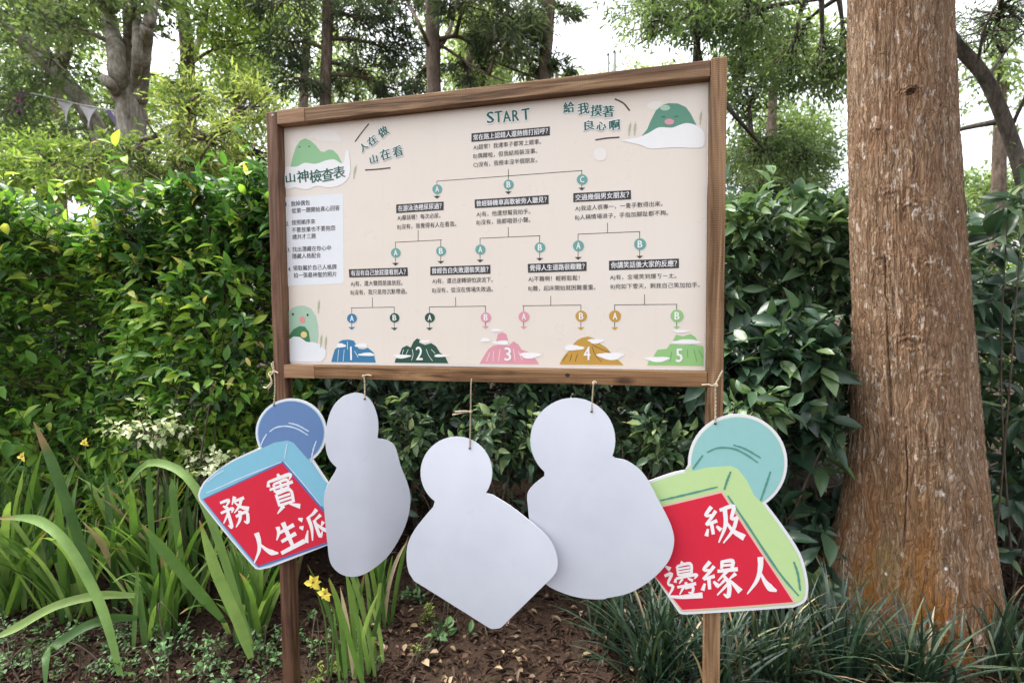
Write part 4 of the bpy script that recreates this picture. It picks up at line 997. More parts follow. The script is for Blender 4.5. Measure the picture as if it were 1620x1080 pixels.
# smaller shoots in front of the hedge
def ball_sprigs(n, c, r, up=0.5, shell=0.5):
    v = rand_dirs(n); rad = RNG.uniform(shell, 1, n) ** 0.6
    P = np.array(c) + v * np.array(r) * rad[:, None]
    return P, v + np.array([0, -0.2, up])
shrub('variegated_shrub', 'small shrub with cream variegated leaves between the hedge and the strap leaves', 'shrub', tuple(at(262, 800, 2.5)[:2]) + (0.02,), ball_sprigs(46, at(240, 670, 2.45), (0.26, 0.14, 0.13)), VARI, 0.034, 0.018, per=8, twig_len=0.09, stems=5, stem_r=0.006, nparts=200)
shrub('variegated_shrub', 'cream variegated sprays beside the blue stamp cutout', 'shrub', tuple(at(330, 830, 2.42)[:2]) + (0.02,), ball_sprigs(26, at(330, 725, 2.4), (0.18, 0.10, 0.10)), VARI, 0.032, 0.018, per=8, twig_len=0.09, stems=4, stem_r=0.005, nparts=150)
shrub('leafy_shrub', 'fresh green shoots in front of the hedge above the blue stamp cutout', 'shrub', tuple(at(300, 830, 2.55)[:2]) + (0.02,), ball_sprigs(60, at(325, 610, 2.5), (0.34, 0.12, 0.20)), HEDGE, 0.07, 0.028, stems=5, stem_r=0.007, nparts=250)
shrub('leafy_shrub', 'pale twigged shrub with fresh leaves seen between the two middle blank cutouts', 'shrub', tuple(at(800, 860, 2.45)[:2]) + (0.02,), ball_sprigs(40, at(790, 690, 2.4), (0.28, 0.12, 0.20)), MIDL, 0.075, 0.032, stems=5, stem_r=0.007, nparts=250)
shrub('leafy_shrub', 'pale twigged shrub with fresh leaves seen left of the pointed blank cutout', 'shrub', tuple(at(650, 850, 2.5)[:2]) + (0.02,), ball_sprigs(26, at(640, 690, 2.45), (0.18, 0.10, 0.20)), MIDL, 0.07, 0.03, stems=4, stem_r=0.006, nparts=180)
shrub('leafy_shrub', 'fresh leafed shrub seen between the round headed blank cutout and the green stamp', 'shrub', tuple(at(1060, 850, 2.5)[:2]) + (0.02,), ball_sprigs(30, at(1040, 690, 2.45), (0.18, 0.10, 0.16)), MIDL, 0.075, 0.032, stems=4, stem_r=0.006, nparts=180)

# right-hand shrubs
shrub('broad_leaf_shrub', 'dark glossy broad leaved shrub low between the right post and the big tree', 'shrub', tuple(at(1250, 860, 2.45)[:2]) + (0.02,), box_sprigs(300, tuple(at(1150, 0, 2.3)[:1]) + (2.2, 0.10), (1.62, 3.0, 1.30), 0.4, jitter=0.7), DARKL, 0.145, 0.056, per=7, twig_len=0.14, stems=7, stem_r=0.010, hidden=CARDS_HID + [(1350, 1580, 0, 1080)])
shrub('leafy_shrub', 'mid green shrub rising beside the right post of the notice board', 'shrub', (1.35, 3.0, 0), box_sprigs(480, (1.02, 2.5, 0.75), (1.95, 3.3, 1.98), 0.5), MIDL, 0.115, 0.044, per=7, twig_len=0.15, stems=7, stem_r=0.010, hidden=CARDS_HID + [(1350, 1580, 0, 1080)], tint_fn=lambda P: 0.3 * np.clip((P[:, 2] - 1.4) / 0.5, 0, 1))
shrub('leafy_shrub', 'pale leaved shoot cluster just right of the hanging green stamp', 'shrub', tuple(at(1215, 830, 2.2)[:2]) + (0.02,), ball_sprigs(14, at(1200, 640, 2.15), (0.13, 0.08, 0.10)), MIDL, 0.10, 0.040, stems=3, stem_r=0.006, nparts=120, tint_fn=lambda P: 0.2)
shrub('broad_leaf_shrub', 'dark broad leaved shrub filling the right edge behind the big tree', 'shrub', (2.7, 2.75, 0), box_sprigs(430, (2.0, 2.35, 0.15), (3.6, 3.4, 1.75), 0.4, jitter=0.7), DARKL, 0.14, 0.052, per=7, twig_len=0.14, stems=8, stem_r=0.010, hidden=[(1290, 1570, 0, 1080)])
shrub('leafy_shrub', 'yellow green fine leaved shrub behind the big tree at right', 'shrub', (3.2, 3.5, 0), box_sprigs(520, (2.3, 3.3, 0.5), (4.3, 4.2, 1.75), 0.4), HEDGE, 0.06, 0.024, stems=7, hidden=[(1290, 1570, 0, 1080)], nparts=150)
shrub('leafy_shrub', 'shaded shrub filling the gap behind the broad leaves left of the big tree', 'shrub', (1.75, 3.9, 0), box_sprigs(620, (0.9, 3.4, 0.2), (2.6, 4.4, 1.9), 0.4), MIDL, 0.09, 0.036, stems=7, hidden=[(1350, 1580, 0, 1080)], nparts=150)
# umbrella-leaved seedling with big leaflets at the right edge
shrub('umbrella_plant', 'plant with large drooping palmate leaflets at the upper right edge', 'plant', tuple(at(1625, 700, 2.35)[:2]) + (0.02,), ball_sprigs(5, at(1612, 315, 2.3), (0.10, 0.10, 0.06), up=0.9), MIDL, 0.17, 0.055, per=8, twig_len=0.02, stems=3, droop=0.5, spread=1.3, stem_r=0.006, hidden=[], nparts=60)

# ------------------------------------------------------------------ strap-leaved plants and grasses
def strap_mat(name, stops, rough, transl, spec, gain, tipamt):
    m = NT(name); stops = [(p, tuple(v * gain for v in c_)) for p, c_ in stops]
    def attr(k):
        a_ = m.n('ShaderNodeAttribute'); a_.attribute_name = k; return a_.outputs['Fac']
    oi = m.n('ShaderNodeObjectInfo'); f = m.math('FRACT', m.math('ADD', attr('tint'), oi.outputs['Random']))
    col = m.ramp(stops, f)
    vein = m.math('SINE', m.math('MULTIPLY', attr('across'), 62.0))
    nz = m.noise(m.mapping((1, 1, 1)), 14, 5, 0.65)
    col = m.mix(0.5, col, m.mix(1.0, col, m.ramp([(0.3, (0.6, 0.66, 0.6)), (0.7, (1.25, 1.2, 1.2))], nz), 'MULTIPLY'))
    col = m.mix(m.math('MULTIPLY', m.math('ADD', vein, 1.0), 0.11), col, m.mix(1.0, col, (1.7, 1.6, 1.5), 'MULTIPLY'))
    tipf = m.ramp([(0.92, (0, 0, 0)), (1.0, (1, 1, 1))], m.math('ADD', attr('along'), m.math('MULTIPLY', m.math('SUBTRACT', oi.outputs['Random'], 0.75), tipamt)))
    col = m.mix(tipf, col, (0.26, 0.17, 0.075))
    spot = m.ramp([(0.70, (0, 0, 0)), (0.76, (1, 1, 1))], m.noise(m.mapping((1, 1, 1), loc=(4, 2, 1)), 40, 3))
    col = m.mix(m.math('MULTIPLY', spot, 0.4), col, (0.20, 0.17, 0.06))
    return m.out(col, rough, m.bump(vein, 0.25, 0.002), spec, transl, m.mix(1.0, col, (1.4, 1.45, 0.8), 'MULTIPLY'))
BLADE = strap_mat('strap_leaf', [(0.0, (0.040, 0.090, 0.022)), (0.4, (0.085, 0.165, 0.036)), (0.75, (0.14, 0.235, 0.060)), (1.0, (0.22, 0.31, 0.10))], 0.46, 0.30, 0.35, 1.18, 0.5)
GRASS = strap_mat('lily_turf_leaf', [(0.0, (0.012, 0.030, 0.020)), (0.5, (0.026, 0.058, 0.034)), (0.85, (0.052, 0.098, 0.052)), (1.0, (0.15, 0.18, 0.10))], 0.34, 0.15, 0.5, 0.80, 0.10)
DRY = leaf_mat('withered_leaf', [(0.0, (0.13, 0.085, 0.05)), (0.5, (0.25, 0.18, 0.11)), (1.0, (0.40, 0.32, 0.22))], 0.8, 0.15)
def blade_obj(V, F, tint, mat, root):
    me = tri_mesh('leaf', V, F, tint); n = len(V) // 3
    a_ = me.attributes.new('across', 'FLOAT', 'POINT'); a_.data.foreach_set('value', np.repeat([0.0, 0.5, 1.0], n).astype(np.float32))
    a_ = me.attributes.new('along', 'FLOAT', 'POINT'); a_.data.foreach_set('value', np.tile(np.linspace(0, 1, n), 3).astype(np.float32))
    return obj('leaf', me, mat, root)
def blade_mesh(path, width, facing, crease=0.16, tip=0.25):
    """strap leaf along a world path; facing = approximate surface normal"""
    n = len(path); T = unit(np.gradient(path, axis=0))
    S = unit(np.cross(T, np.broadcast_to(facing, T.shape))); N = np.cross(S, T)
    t = np.linspace(0, 1, n)
    wv = width * np.minimum(1, 0.55 + 2.2 * t) * np.clip((1 - t) / tip, 0.03, 1) ** 0.7
    Lf = path + S * wv[:, None] / 2 + N * (wv * crease)[:, None]; Rt = path - S * wv[:, None] / 2 + N * (wv * crease)[:, None]
    V = np.concatenate([Lf, path, Rt]); i = np.arange(n - 1)
    F = np.concatenate([np.stack([i, i + n, i + n + 1], -1), np.stack([i, i + n + 1, i + 1], -1), np.stack([i + n, i + 2 * n, i + 2 * n + 1], -1), np.stack([i + n, i + 2 * n + 1, i + n + 1], -1)])
    return V, F
def arch(base, az, length, lean, bend, n=12):
    """path rising from base, leaning to azimuth az and bending over"""
    s = np.linspace(0, 1, n); el = math.pi / 2 - lean - bend * s ** 1.8
    dz = np.sin(el); dh = np.cos(el); step = length / (n - 1)
    h = np.concatenate([[0], np.cumsum(dh[:-1])]) * step; z = np.concatenate([[0], np.cumsum(dz[:-1])]) * step
    return np.stack([base[0] + h * math.cos(az), base[1] + h * math.sin(az), base[2] + z], -1)
def strap_plant(name, label, cat, gp, n, length, width, mat, lean=(0.02, 0.5), bend=(0.1, 1.2), group=None, az_pref=None, spread=0.05, dry=0.05, crease=0.16, tip=0.25, traced=()):
    base = np.array([gp[0], gp[1], float(gz(gp[0], gp[1]))])
    root = empty(name, base); tag(root, label, cat, group)
    for k in range(n):
        az = RNG.uniform(0, 6.283) if az_pref is None else az_pref + RNG.choice([0, math.pi]) + RNG.normal() * 0.45
        b = np.array([RNG.normal() * spread, RNG.normal() * spread, -0.02])
        ln = length * RNG.uniform(0.6, 1.12)
        p = arch(b, az, ln, RNG.uniform(*lean), RNG.uniform(*bend) * RNG.uniform(0.4, 1))
        f = np.array([-math.cos(az), -math.sin(az), 0.35]) if az_pref is None else unit(np.array([RNG.normal() * 0.5, -1, 0.3]))
        V, F = blade_mesh(p, width * RNG.uniform(0.75, 1.15), f, crease, tip)
        blade_obj(V, F, np.full(len(V), RNG.uniform(0, 0.8)) + np.tile(np.linspace(0, 0.18, len(p)), 3), DRY if RNG.uniform() < dry else mat, root)
    for pts, wd in traced:
        P = smooth_path(np.array(pts) - base, 18)
        V, F = blade_mesh(P, wd, np.array([0.1, -1.0, 0.5]), crease, tip)
        blade_obj(V, F, np.full(len(V), RNG.uniform(0, 1)), mat, root)
    return root
def tr_blade(pts, Y0, Y1):
    """leaf traced over pixels (crop units), its depth running from the rooted end Y0 to the tip Y1"""
    m = len(pts); return [at(x / 2.25, 600 + y / 2.25, Y0 + (Y1 - Y0) * k / (m - 1)) for k, (x, y) in enumerate(pts)]
IG = 'strap leaved plants by the left post'
iris = [
    ('strap leaved plant at the left edge with broad arching leaves', on_ground(25, 960), 16, 0.75, 0.034, []),
    ('strap leaved plant with one broad leaf folded over toward the bottom left corner', on_ground(120, 965), 15, 0.72, 0.034,
     [(tr_blade([(430, 1050), (385, 870), (335, 745), (245, 590), (165, 515), (90, 492), (-20, 495)], 1.85, 2.1), 0.036),
      (tr_blade([(490, 848), (400, 850), (300, 880), (190, 955), (168, 985), (162, 1110)], 2.0, 1.72), 0.034),
      (tr_blade([(480, 768), (350, 768), (200, 805), (60, 882), (-40, 930)], 2.05, 1.85), 0.032)]),
    ('tall strap leaved plant with upright leaves in the middle of the left bed', on_ground(215, 950), 16, 0.78, 0.034,
     [(tr_blade([(345, 760), (300, 620), (255, 480), (190, 300), (120, 150)], 2.1, 2.15), 0.042), (tr_blade([(560, 740), (545, 600), (535, 420), (528, 270)], 2.15, 2.2), 0.026)]),
    ('strap leaved plant whose leaf arches over to the right below the variegated shrub', on_ground(290, 960), 15, 0.66, 0.030,
     [(tr_blade([(900, 960), (850, 800), (785, 590), (725, 435), (665, 345), (600, 305), (528, 298), (470, 350), (435, 405)], 1.95, 2.2), 0.032),
      (tr_blade([(790, 850), (700, 745), (600, 625), (505, 515)], 2.0, 1.95), 0.040), (tr_blade([(660, 760), (640, 600), (618, 420), (612, 352)], 2.15, 2.2), 0.030)]),
    ('strap leaved plant rooted just left of the left post', on_ground(390, 1010), 17, 0.52, 0.032,
     [(tr_blade([(895, 990), (850, 860), (775, 690), (710, 500)], 1.9, 1.9), 0.040)]),
    ('narrow strap leaved plant rooted just right of the left post', on_ground(565, 1070), 14, 0.50, 0.024, []),
    ('strap leaved plant half hidden behind the narrow blank cutout', on_ground(600, 985), 11, 0.50, 0.024, []),
    ('strap leaved plant at the back of the left bed beneath the hedge', on_ground(330, 900), 12, 0.6, 0.028, []),
    ('strap leaved plant at the back left under the hedge edge', on_ground(70, 900), 16, 0.72, 0.030, []),
    ('strap leaved plant at the back of the bed under the variegated shrub', on_ground(170, 890), 16, 0.66, 0.030, []),
    ('strap leaved plant at the far left, mostly cut by the picture edge', on_ground(-40, 930), 16, 0.78, 0.034, []),
    ('strap leaved plant tucked behind the blue stamp cutout', on_ground(440, 940), 14, 0.50, 0.028, []),
    ('small strap leaved plant in the gap at the middle of the left bed', on_ground(260, 1000), 12, 0.45, 0.026, []),
]
for k, (lb, gp, n, ln, wd, trc) in enumerate(iris):
    strap_plant('strap_leaved_plant', lb, 'plant', gp, int(n * (1.3 if k in (5, 6) else 2.3)), ln * 0.97, wd * 0.80, BLADE, (0.02, 0.24) if k in (5, 6) else (0.02, 0.5), (0.05, 0.6) if k in (5, 6) else (0.1, 1.4), IG, None if k not in (5, 6) else 0.2, 0.04, 0.06, traced=trc)
GG = 'lily turf clumps at the foot of the board and tree'
for lb, x, y, n, ln in (
        ('lily turf clump left of the right post, largest of the clumps', 1040, 1070, 95, 0.46), ('lily turf clump right in front of the right post foot', 1130, 1090, 60, 0.38),
        ('lily turf clump behind the right post under the green stamp', 1080, 1000, 70, 0.40), ('lily turf clump between the right post and the big tree', 1225, 1065, 85, 0.44),
        ('lily turf clump touching the left side of the big tree base', 1330, 1060, 80, 0.42), ('lily turf clump in front of the big tree base', 1450, 1085, 85, 0.36),
        ('lily turf clump right of the big tree at the bottom right corner', 1590, 1065, 80, 0.40), ('lily turf clump under the round footed blank cutout', 965, 1000, 50, 0.36)):
    gp = on_ground(x, y)
    strap_plant('lily_turf', lb, 'grass clump', gp, int(n * 1.5), ln, 0.0105, GRASS, (0.05, 0.9), (0.4, 1.6), GG, None, 0.045, 0.03, 0.1, 0.35)

# flowers
petal_mat = plain('yellow_petal', (0.82, 0.66, 0.10), 0.5, 0.3, 0.15, 60)
throat_mat = plain('brown_throat', (0.16, 0.06, 0.02), 0.6)
stalk_mat = plain('flower_stalk', (0.09, 0.17, 0.045), 0.5)
def flower(label, px, Y, size, root_px, seed):
    rg = np.random.default_rng(seed)
    c = at(px[0], px[1], Y); g = on_ground(*root_px); g[2] = gz(g[0], g[1])
    root = empty('yellow_flower', g); tag(root, label, 'flower', 'yellow flowers in the strap leaves')
    st = Acc(); p = smooth_path(np.array([g, g * 0.4 + c * 0.6 + np.array([0.02, 0, 0.0]), c]) - g, 12); st.tube(p, np.linspace(0.004, 0.002, len(p)), 5)
    obj('stalk', st.mesh('stalk'), stalk_mat, root)
    for k in range(6):
        a = k * math.pi / 3 + rg.uniform(-0.2, 0.2); out = np.array([math.cos(a), -0.35 + rg.normal() * 0.25, math.sin(a)])
        tv, tf = leaf_template(0.12, 0.35)
        ln = size * (1.0 if k % 2 else 0.72)
        V, F, _ = place_leaves((tv, tf), (c - g)[None], out[None], np.array([[0.1, -1, 0.2]]), np.array([ln]), np.array([ln * 0.62]))
        obj('petal', tri_mesh('petal', V, F), petal_mat, root)
    ct = Acc(); ct.tube(np.array([c - g + np.array([0, 0.004, 0]), c - g + np.array([0, -0.012, 0.002])]), [size * 0.12, size * 0.05], 8)
    obj('throat', ct.mesh('throat'), throat_mat, root)
flower('yellow flower beside the left post, upper of the pair', (496, 920), 1.76, 0.036, (520, 1075), 1)
flower('yellow flower beside the left post, lower right of the pair', (515, 938), 1.75, 0.031, (523, 1077), 2)
flower('small yellow flower low at the left edge of the strap leaves', (36, 722), 2.2, 0.024, (60, 950), 3)
flower('small yellow flower high among the left strap leaves', (134, 700), 2.25, 0.022, (150, 930), 4)

# small herbs on the soil
HERB = leaf_mat('herb_leaf', [(0.0, (0.03, 0.07, 0.025)), (0.5, (0.065, 0.14, 0.05)), (1.0, (0.13, 0.23, 0.085))], 0.45, 0.25)
FERN = leaf_mat('moss_herb_leaf', [(0.0, (0.07, 0.11, 0.02)), (0.5, (0.14, 0.20, 0.035)), (1.0, (0.25, 0.30, 0.06))], 0.5, 0.25)
def herb(label, x, y, n, r, h, ll, lw, mat, per=6, name='ground_herb', lean=0.6):
    g = on_ground(x, y); g[2] = gz(g[0], g[1]); c = g + np.array([0, 0, h * 0.6])
    P = np.stack([g[0] + RNG.normal(size=n) * r * 0.55, g[1] + RNG.normal(size=n) * r * 0.5, g[2] + RNG.uniform(0.35, 1, n) * h], -1)
    D = np.stack([RNG.normal(size=n) * lean, RNG.normal(size=n) * lean - 0.1, np.ones(n)], -1)
    shrub(name, label, 'herb', g, (P, D), mat, ll, lw, per, 0.15, h * 0.7, 3, 'small herbs on the soil', 60, 0.9, 1.0, 0.003)
herb('small leaved herb at the bottom edge left of the left post', 262, 1040, 14, 0.10, 0.15, 0.022, 0.012, HERB, 9)
herb('small leaved herb against the foot of the left post', 425, 1045, 14, 0.07, 0.13, 0.022, 0.012, HERB, 9)
herb('small leaved herb between the strap leaves at the bottom left', 320, 1060, 12, 0.09, 0.14, 0.022, 0.012, HERB, 9)
herb('trailing small leaved herb at the far bottom left', 20, 1010, 22, 0.2, 0.10, 0.020, 0.011, HERB, 9)
herb('trailing small leaved herb under the folded strap leaf', 150, 1060, 16, 0.16, 0.07, 0.020, 0.011, HERB, 9)
for lb, x, y in (('mat of tiny leaved weed at the left edge', 50, 1050), ('mat of tiny leaved weed below the folded leaf', 110, 1015), ('mat of tiny leaved weed left of the post herb', 370, 1070), ('mat of tiny leaved weed under the strap leaves', 200, 1000), ('mat of tiny leaved weed along the bottom edge beneath the folded leaf', 200, 1070), ('mat of tiny leaved weed in the bottom left corner', 0, 1075), ('mat of tiny leaved weed behind the left post foot', 470, 1010), ('mat of tiny leaved weed beside the bottom edge seedling', 560, 1030)):
    herb(lb, x, y, 20, 0.16, 0.08, 0.020, 0.011, HERB, 9)
herb('rosette of ovate leaves below the pointed blank cutout', 715, 1000, 3, 0.05, 0.06, 0.058, 0.030, HERB, 5, lean=0.3)
herb('ovate leaved seedling just left of the ovate rosette', 690, 1010, 2, 0.02, 0.05, 0.058, 0.028, HERB, 5, lean=0.3)
herb('yellow green feathery herb behind the ovate rosette', 680, 975, 12, 0.05, 0.08, 0.018, 0.005, FERN, 12)
herb('tiny feathery seedling on the bare soil', 668, 1035, 5, 0.03, 0.04, 0.018, 0.005, FERN, 10)
herb('feathery seedling at the bottom edge right of the left post', 520, 1075, 8, 0.05, 0.05, 0.025, 0.006, FERN, 10)
herb('dark tuft of herb behind the pointed blank cutout tip', 655, 950, 8, 0.06, 0.06, 0.03, 0.014, HERB, 7)
herb('pair of bright leaves by the right post', 1225, 985, 2, 0.03, 0.10, 0.06, 0.028, MIDL, 4, lean=0.3)

# ------------------------------------------------------------------ leaf litter
LIT = leaf_mat('leaf_litter', [(0.0, (0.036, 0.019, 0.013)), (0.4, (0.088, 0.046, 0.031)), (0.7, (0.16, 0.094, 0.064)), (0.88, (0.25, 0.175, 0.125)), (0.96, (0.36, 0.30, 0.24)), (1.0, (0.50, 0.46, 0.40))], 0.85, 0.0, 0.25, 0.66)
for _nd in list(LIT.node_tree.nodes):
    if _nd.type == 'OBJECT_INFO':
        for _l in list(LIT.node_tree.links):
            if _l.from_node == _nd: LIT.node_tree.links.remove(_l)
    if _nd.type == 'MATH' and _nd.operation == 'ADD': _nd.inputs[1].default_value = 0.0
def litter():
    n = 34000
    x = RNG.uniform(-3.2, 3.4, n); y = 1.0 + 2.6 * RNG.uniform(0, 1, n) ** 1.2
    b = np.stack([x, y, gz(x, y) + RNG.uniform(0.002, 0.022, n)], -1)
    az = RNG.uniform(0, 6.28, n)
    d = np.stack([np.cos(az), np.sin(az), RNG.normal(size=n) * 0.28], -1)
    nr = np.stack([RNG.normal(size=n) * 0.4, RNG.normal(size=n) * 0.4, np.ones(n)], -1)
    sh = RNG.uniform(size=n) < 0.6
    sh = RNG.uniform(size=n) < 0.72
    Ln = np.where(sh, RNG.uniform(0.012, 0.065, n), RNG.uniform(0.008, 0.034, n)); Wd = np.where(sh, Ln * RNG.uniform(0.06, 0.2, n), Ln * RNG.uniform(0.4, 0.7, n))
    V, F, _ = place_leaves(leaf_template(0.2, 0.25), b, d, nr, Ln, Wd)
    o = obj('leaf_litter', tri_mesh('leaf_litter', V, F, np.repeat(np.clip(RNG.beta(1.6, 2.0, n), 0, 0.985), 8)), LIT)
    tag(o, 'brown bark shreds and dry leaf litter covering the soil', 'leaf litter', kind='stuff')
litter()
def fallen():
    me = []
    for k in range(4):
        tv, tf = leaf_template(RNG.uniform(0.1, 0.3), RNG.uniform(-0.3, 0.3)); m = tri_mesh('fallen_leaf', tv, tf, np.full(8, 0.3 * k)); m.materials.append(DRY); me.append(m)
    for k in range(44):
        x, y = RNG.uniform(560, 1060), RNG.uniform(960, 1076)
        g = on_ground(x, y); L_ = RNG.uniform(0.025, 0.055)
        o = bpy.data.objects.new('fallen_leaf', me[k % 4]); COL.objects.link(o)
        o.location = (g[0], g[1], float(gz(g[0], g[1])) + 0.014); o.scale = (L_, L_ * RNG.uniform(0.4, 0.6), L_)
        o.rotation_euler = (RNG.normal() * 0.3, RNG.normal() * 0.25, RNG.uniform(0, 6.28))
        tag(o, 'dry pale fallen leaf lying on the bare brown soil', 'leaf', 'dry fallen leaves on the soil')
fallen()

# ------------------------------------------------------------------ big tree at right
def big_tree():
    g = np.array([1.80, 2.20, 0.0]); g[2] = gz(g[0], g[1])
    zs = np.concatenate([np.linspace(-0.15, 2.85, 620), np.linspace(2.88, 8.5, 60)])
    nth = 400
    th = np.linspace(-math.pi, math.pi, nth, endpoint=False); th = math.radians(230) + th - 0.6 * np.sin(th)
    TH, Z = np.meshgrid(th, zs)
    cx = 0.0 - 0.048 * Z + 0.010 * np.sin(Z * 2.1); cy = 0.02 * Z
    r = np.interp(Z, [-0.15, 0.0, 0.2, 0.45, 0.8, 1.3, 2.0, 2.7, 5, 8.5], [0.300, 0.285, 0.262, 0.245, 0.226, 0.208, 0.190, 0.176, 0.14, 0.06])
    # root flare towards the viewer's left
    left = math.radians(158)
    def lobe(a, wd): return np.exp(-((np.angle(np.exp(1j * (TH - a)))) / wd) ** 2)
    fl = np.exp(-(np.clip(Z, 0, 9) / 0.34) ** 1.2)
    r = r + fl * (0.20 * lobe(left, 0.62) + 0.05 * lobe(math.radians(285), 0.5) + 0.06 * lobe(math.radians(350), 0.4) + 0.07 * lobe(math.radians(80), 0.6))
    r = r + 0.010 * np.sin(3 * TH + Z * 0.8) + 0.006 * np.sin(5 * TH - Z)
    X0 = np.cos(TH); Y0 = np.sin(TH)
    # fibrous bark: long ridges warped sideways, cracked into plates
    wx = X0 * 5 + 0.35 * vnoise(X0 * 4, Y0 * 4, Z * 5, 31); wy = Y0 * 5 + 0.35 * vnoise(X0 * 4, Y0 * 4, Z * 5 + 9, 32)
    wz = Z + 0.05 * vnoise(X0 * 3, Y0 * 3, Z * 2.5, 30)
    rid = 1 - np.abs(vnoise(wx * 3.6, wy * 3.6, wz * 3.6, 33)) * 2
    rid2 = 1 - np.abs(vnoise(wx * 8.5, wy * 8.5, wz * 9, 34)) * 2
    plate = np.clip(vnoise(wx * 5, wy * 5, wz * 11, 35) * 2.2, -1, 1)
    fine = fbm(wx * 12, wy * 12, wz * 26, 3, 36)
    amp = np.where(Z < 3, 1, 0.6)
    r = r + amp * (0.0030 * rid + 0.0026 * rid2 + 0.0014 * plate + 0.0022 * fine)
    # healed branch knots and split seams, seen from the path
    wob = 0.30 * vnoise(X0 * 22, Y0 * 22, Z * 22, 41) + 0.22 * vnoise(X0 * 50, Y0 * 50, Z * 50, 42)
    def knot(a, z, s, dep, rim):
        da = np.angle(np.exp(1j * (TH - a))) * r; q = np.sqrt((da / s) ** 2 + ((Z - z) / (s * 0.55)) ** 2) + wob
        e = np.exp(-(q / 1.5) ** 2)
        return -dep * np.exp(-(q / 0.6) ** 2) + rim * e * (0.4 + 0.6 * np.cos(q * 7.5)) * (0.7 + 0.6 * np.clip((Z - z) / s, -1, 1))
    A = lambda deg: math.radians(deg)
    face = 230.0     # azimuth (deg) of the side facing the camera
    for a, z, s, dep, rim in ((face + 12, 2.26, 0.026, 0.026, 0.016), (face - 22, 2.14, 0.020, 0.010, 0.008), (face - 8, 1.86, 0.05, 0.002, 0.005), (face + 8, 1.80, 0.04, 0.004, 0.006),
                              (face + 24, 1.56, 0.04, 0.002, 0.005), (face - 25, 1.60, 0.04, 0.003, 0.005), (face + 22, 1.40, 0.04, 0.002, 0.005), (face + 2, 1.26, 0.05, 0.003, 0.006), (face + 24, 1.12, 0.05, 0.002, 0.005), (face + 12, 0.84, 0.03, 0.002, 0.004)):
        r = r + knot(A(a), z, s, dep, rim)
    def seam(a0, z0, a1, z1, dep, wd=0.0045):
        t = np.clip((Z - z0) / (z1 - z0), 0, 1); a = A(a0) + (A(a1) - A(a0)) * t + 0.030 * vnoise(Z * 7, a0, 0.5, 51) + 0.014 * vnoise(Z * 40, a0, 1.5, 52)
        da = np.angle(np.exp(1j * (TH - a))) * 0.2; m = ((Z > min(z0, z1)) & (Z < max(z0, z1)))
        wv = wd * (0.75 + 0.6 * vnoise(Z * 12, a1, 2.5, 53)); return -dep * (0.45 + 0.55 * np.sin(math.pi * t)) * (0.7 + 0.5 * vnoise(Z * 18, a0, 3.5, 54)) * np.exp(-(da / wv) ** 2) * m
    for sm in ((face - 20, 0.95, face - 21, 1.62, 0.030, 0.0040), (face - 8, 0.42, face - 5, 0.92, 0.032, 0.0042), (face - 14, 1.38, face - 14, 1.60, 0.022, 0.004), (face + 8, 0.42, face + 12, 0.95, 0.008, 0.006), (face + 26, 0.6, face + 24, 0.8, 0.008, 0.005)):
        r = r + seam(*sm)
    V = np.stack([cx + r * X0, cy + r * Y0, Z], -1).reshape(-1, 3)
    nz = len(zs); i, j = np.meshgrid(np.arange(nz - 1), np.arange(nth), indexing='ij'); j2 = (j + 1) % nth
    a = (i * nth + j).ravel(); b = (i * nth + j2).ravel(); c = ((i + 1) * nth + j2).ravel(); d = ((i + 1) * nth + j).ravel()
    F = np.concatenate([np.stack([a, b, c], -1), np.stack([a, c, d], -1)])
    m = NT('fibrous_bark')
    vv = m.mapping((1, 1, 0.22)); v1 = m.mapping((1, 1, 1))
    wn = m.n('ShaderNodeTexNoise'); wn.inputs['Scale'].default_value = 9; wn.inputs['Detail'].default_value = 4; m.l(v1, wn.inputs['Vector'])
    def warped(scale, amt):
        va = m.n('ShaderNodeVectorMath'); va.operation = 'MULTIPLY_ADD'; m.l(wn.outputs['Color'], va.inputs[0]); va.inputs[1].default_value = (amt, amt, amt); m.l(v1, va.inputs[2])
        mp = m.n('ShaderNodeMapping'); mp.inputs['Scale'].default_value = scale; m.l(va.outputs[0], mp.inputs['Vector']); return mp.outputs[0]
    def cells(vec, scale):
        a_ = m.n('ShaderNodeTexVoronoi'); a_.inputs['Scale'].default_value = scale; m.l(vec, a_.inputs['Vector'])
        b_ = m.n('ShaderNodeTexVoronoi'); b_.feature = 'DISTANCE_TO_EDGE'; b_.inputs['Scale'].default_value = scale; m.l(vec, b_.inputs['Vector'])
        sp_ = m.n('ShaderNodeSeparateColor'); m.l(a_.outputs['Color'], sp_.inputs[0])
        return sp_.outputs[0], b_.outputs['Distance']
    pa, ea = cells(warped((1, 1, 0.085), 0.07), 70); pb, eb = cells(warped((1, 1, 0.12), 0.05), 150)
    n1 = m.noise(warped((1, 1, 0.18), 0.05), 60, 6, 0.7); n2 = m.noise(warped((1, 1, 0.30), 0.03), 190, 4, 0.65); n3 = m.noise(v1, 3.5, 4); n4 = m.noise(m.mapping((1, 1, 0.45)), 44, 4, 0.6)
    c = m.ramp([(0.0, (0.160, 0.094, 0.052)), (0.45, (0.255, 0.163, 0.098)), (0.8, (0.350, 0.240, 0.156)), (1.0, (0.45, 0.345, 0.25))], m.math('ADD', m.math('MULTIPLY', pa, 0.5), m.math('MULTIPLY', pb, 0.5)))
    c = m.mix(0.75, c, m.mix(1.0, c, m.ramp([(0.30, (0.42, 0.38, 0.36)), (0.5, (0.95, 0.95, 0.95)), (0.7, (1.35, 1.33, 1.3))], n1), 'MULTIPLY'))
    c = m.mix(m.math('MULTIPLY', m.ramp([(0.0, (1, 1, 1)), (0.06, (0, 0, 0))], ea), 0.5), c, (0.060, 0.034, 0.025))
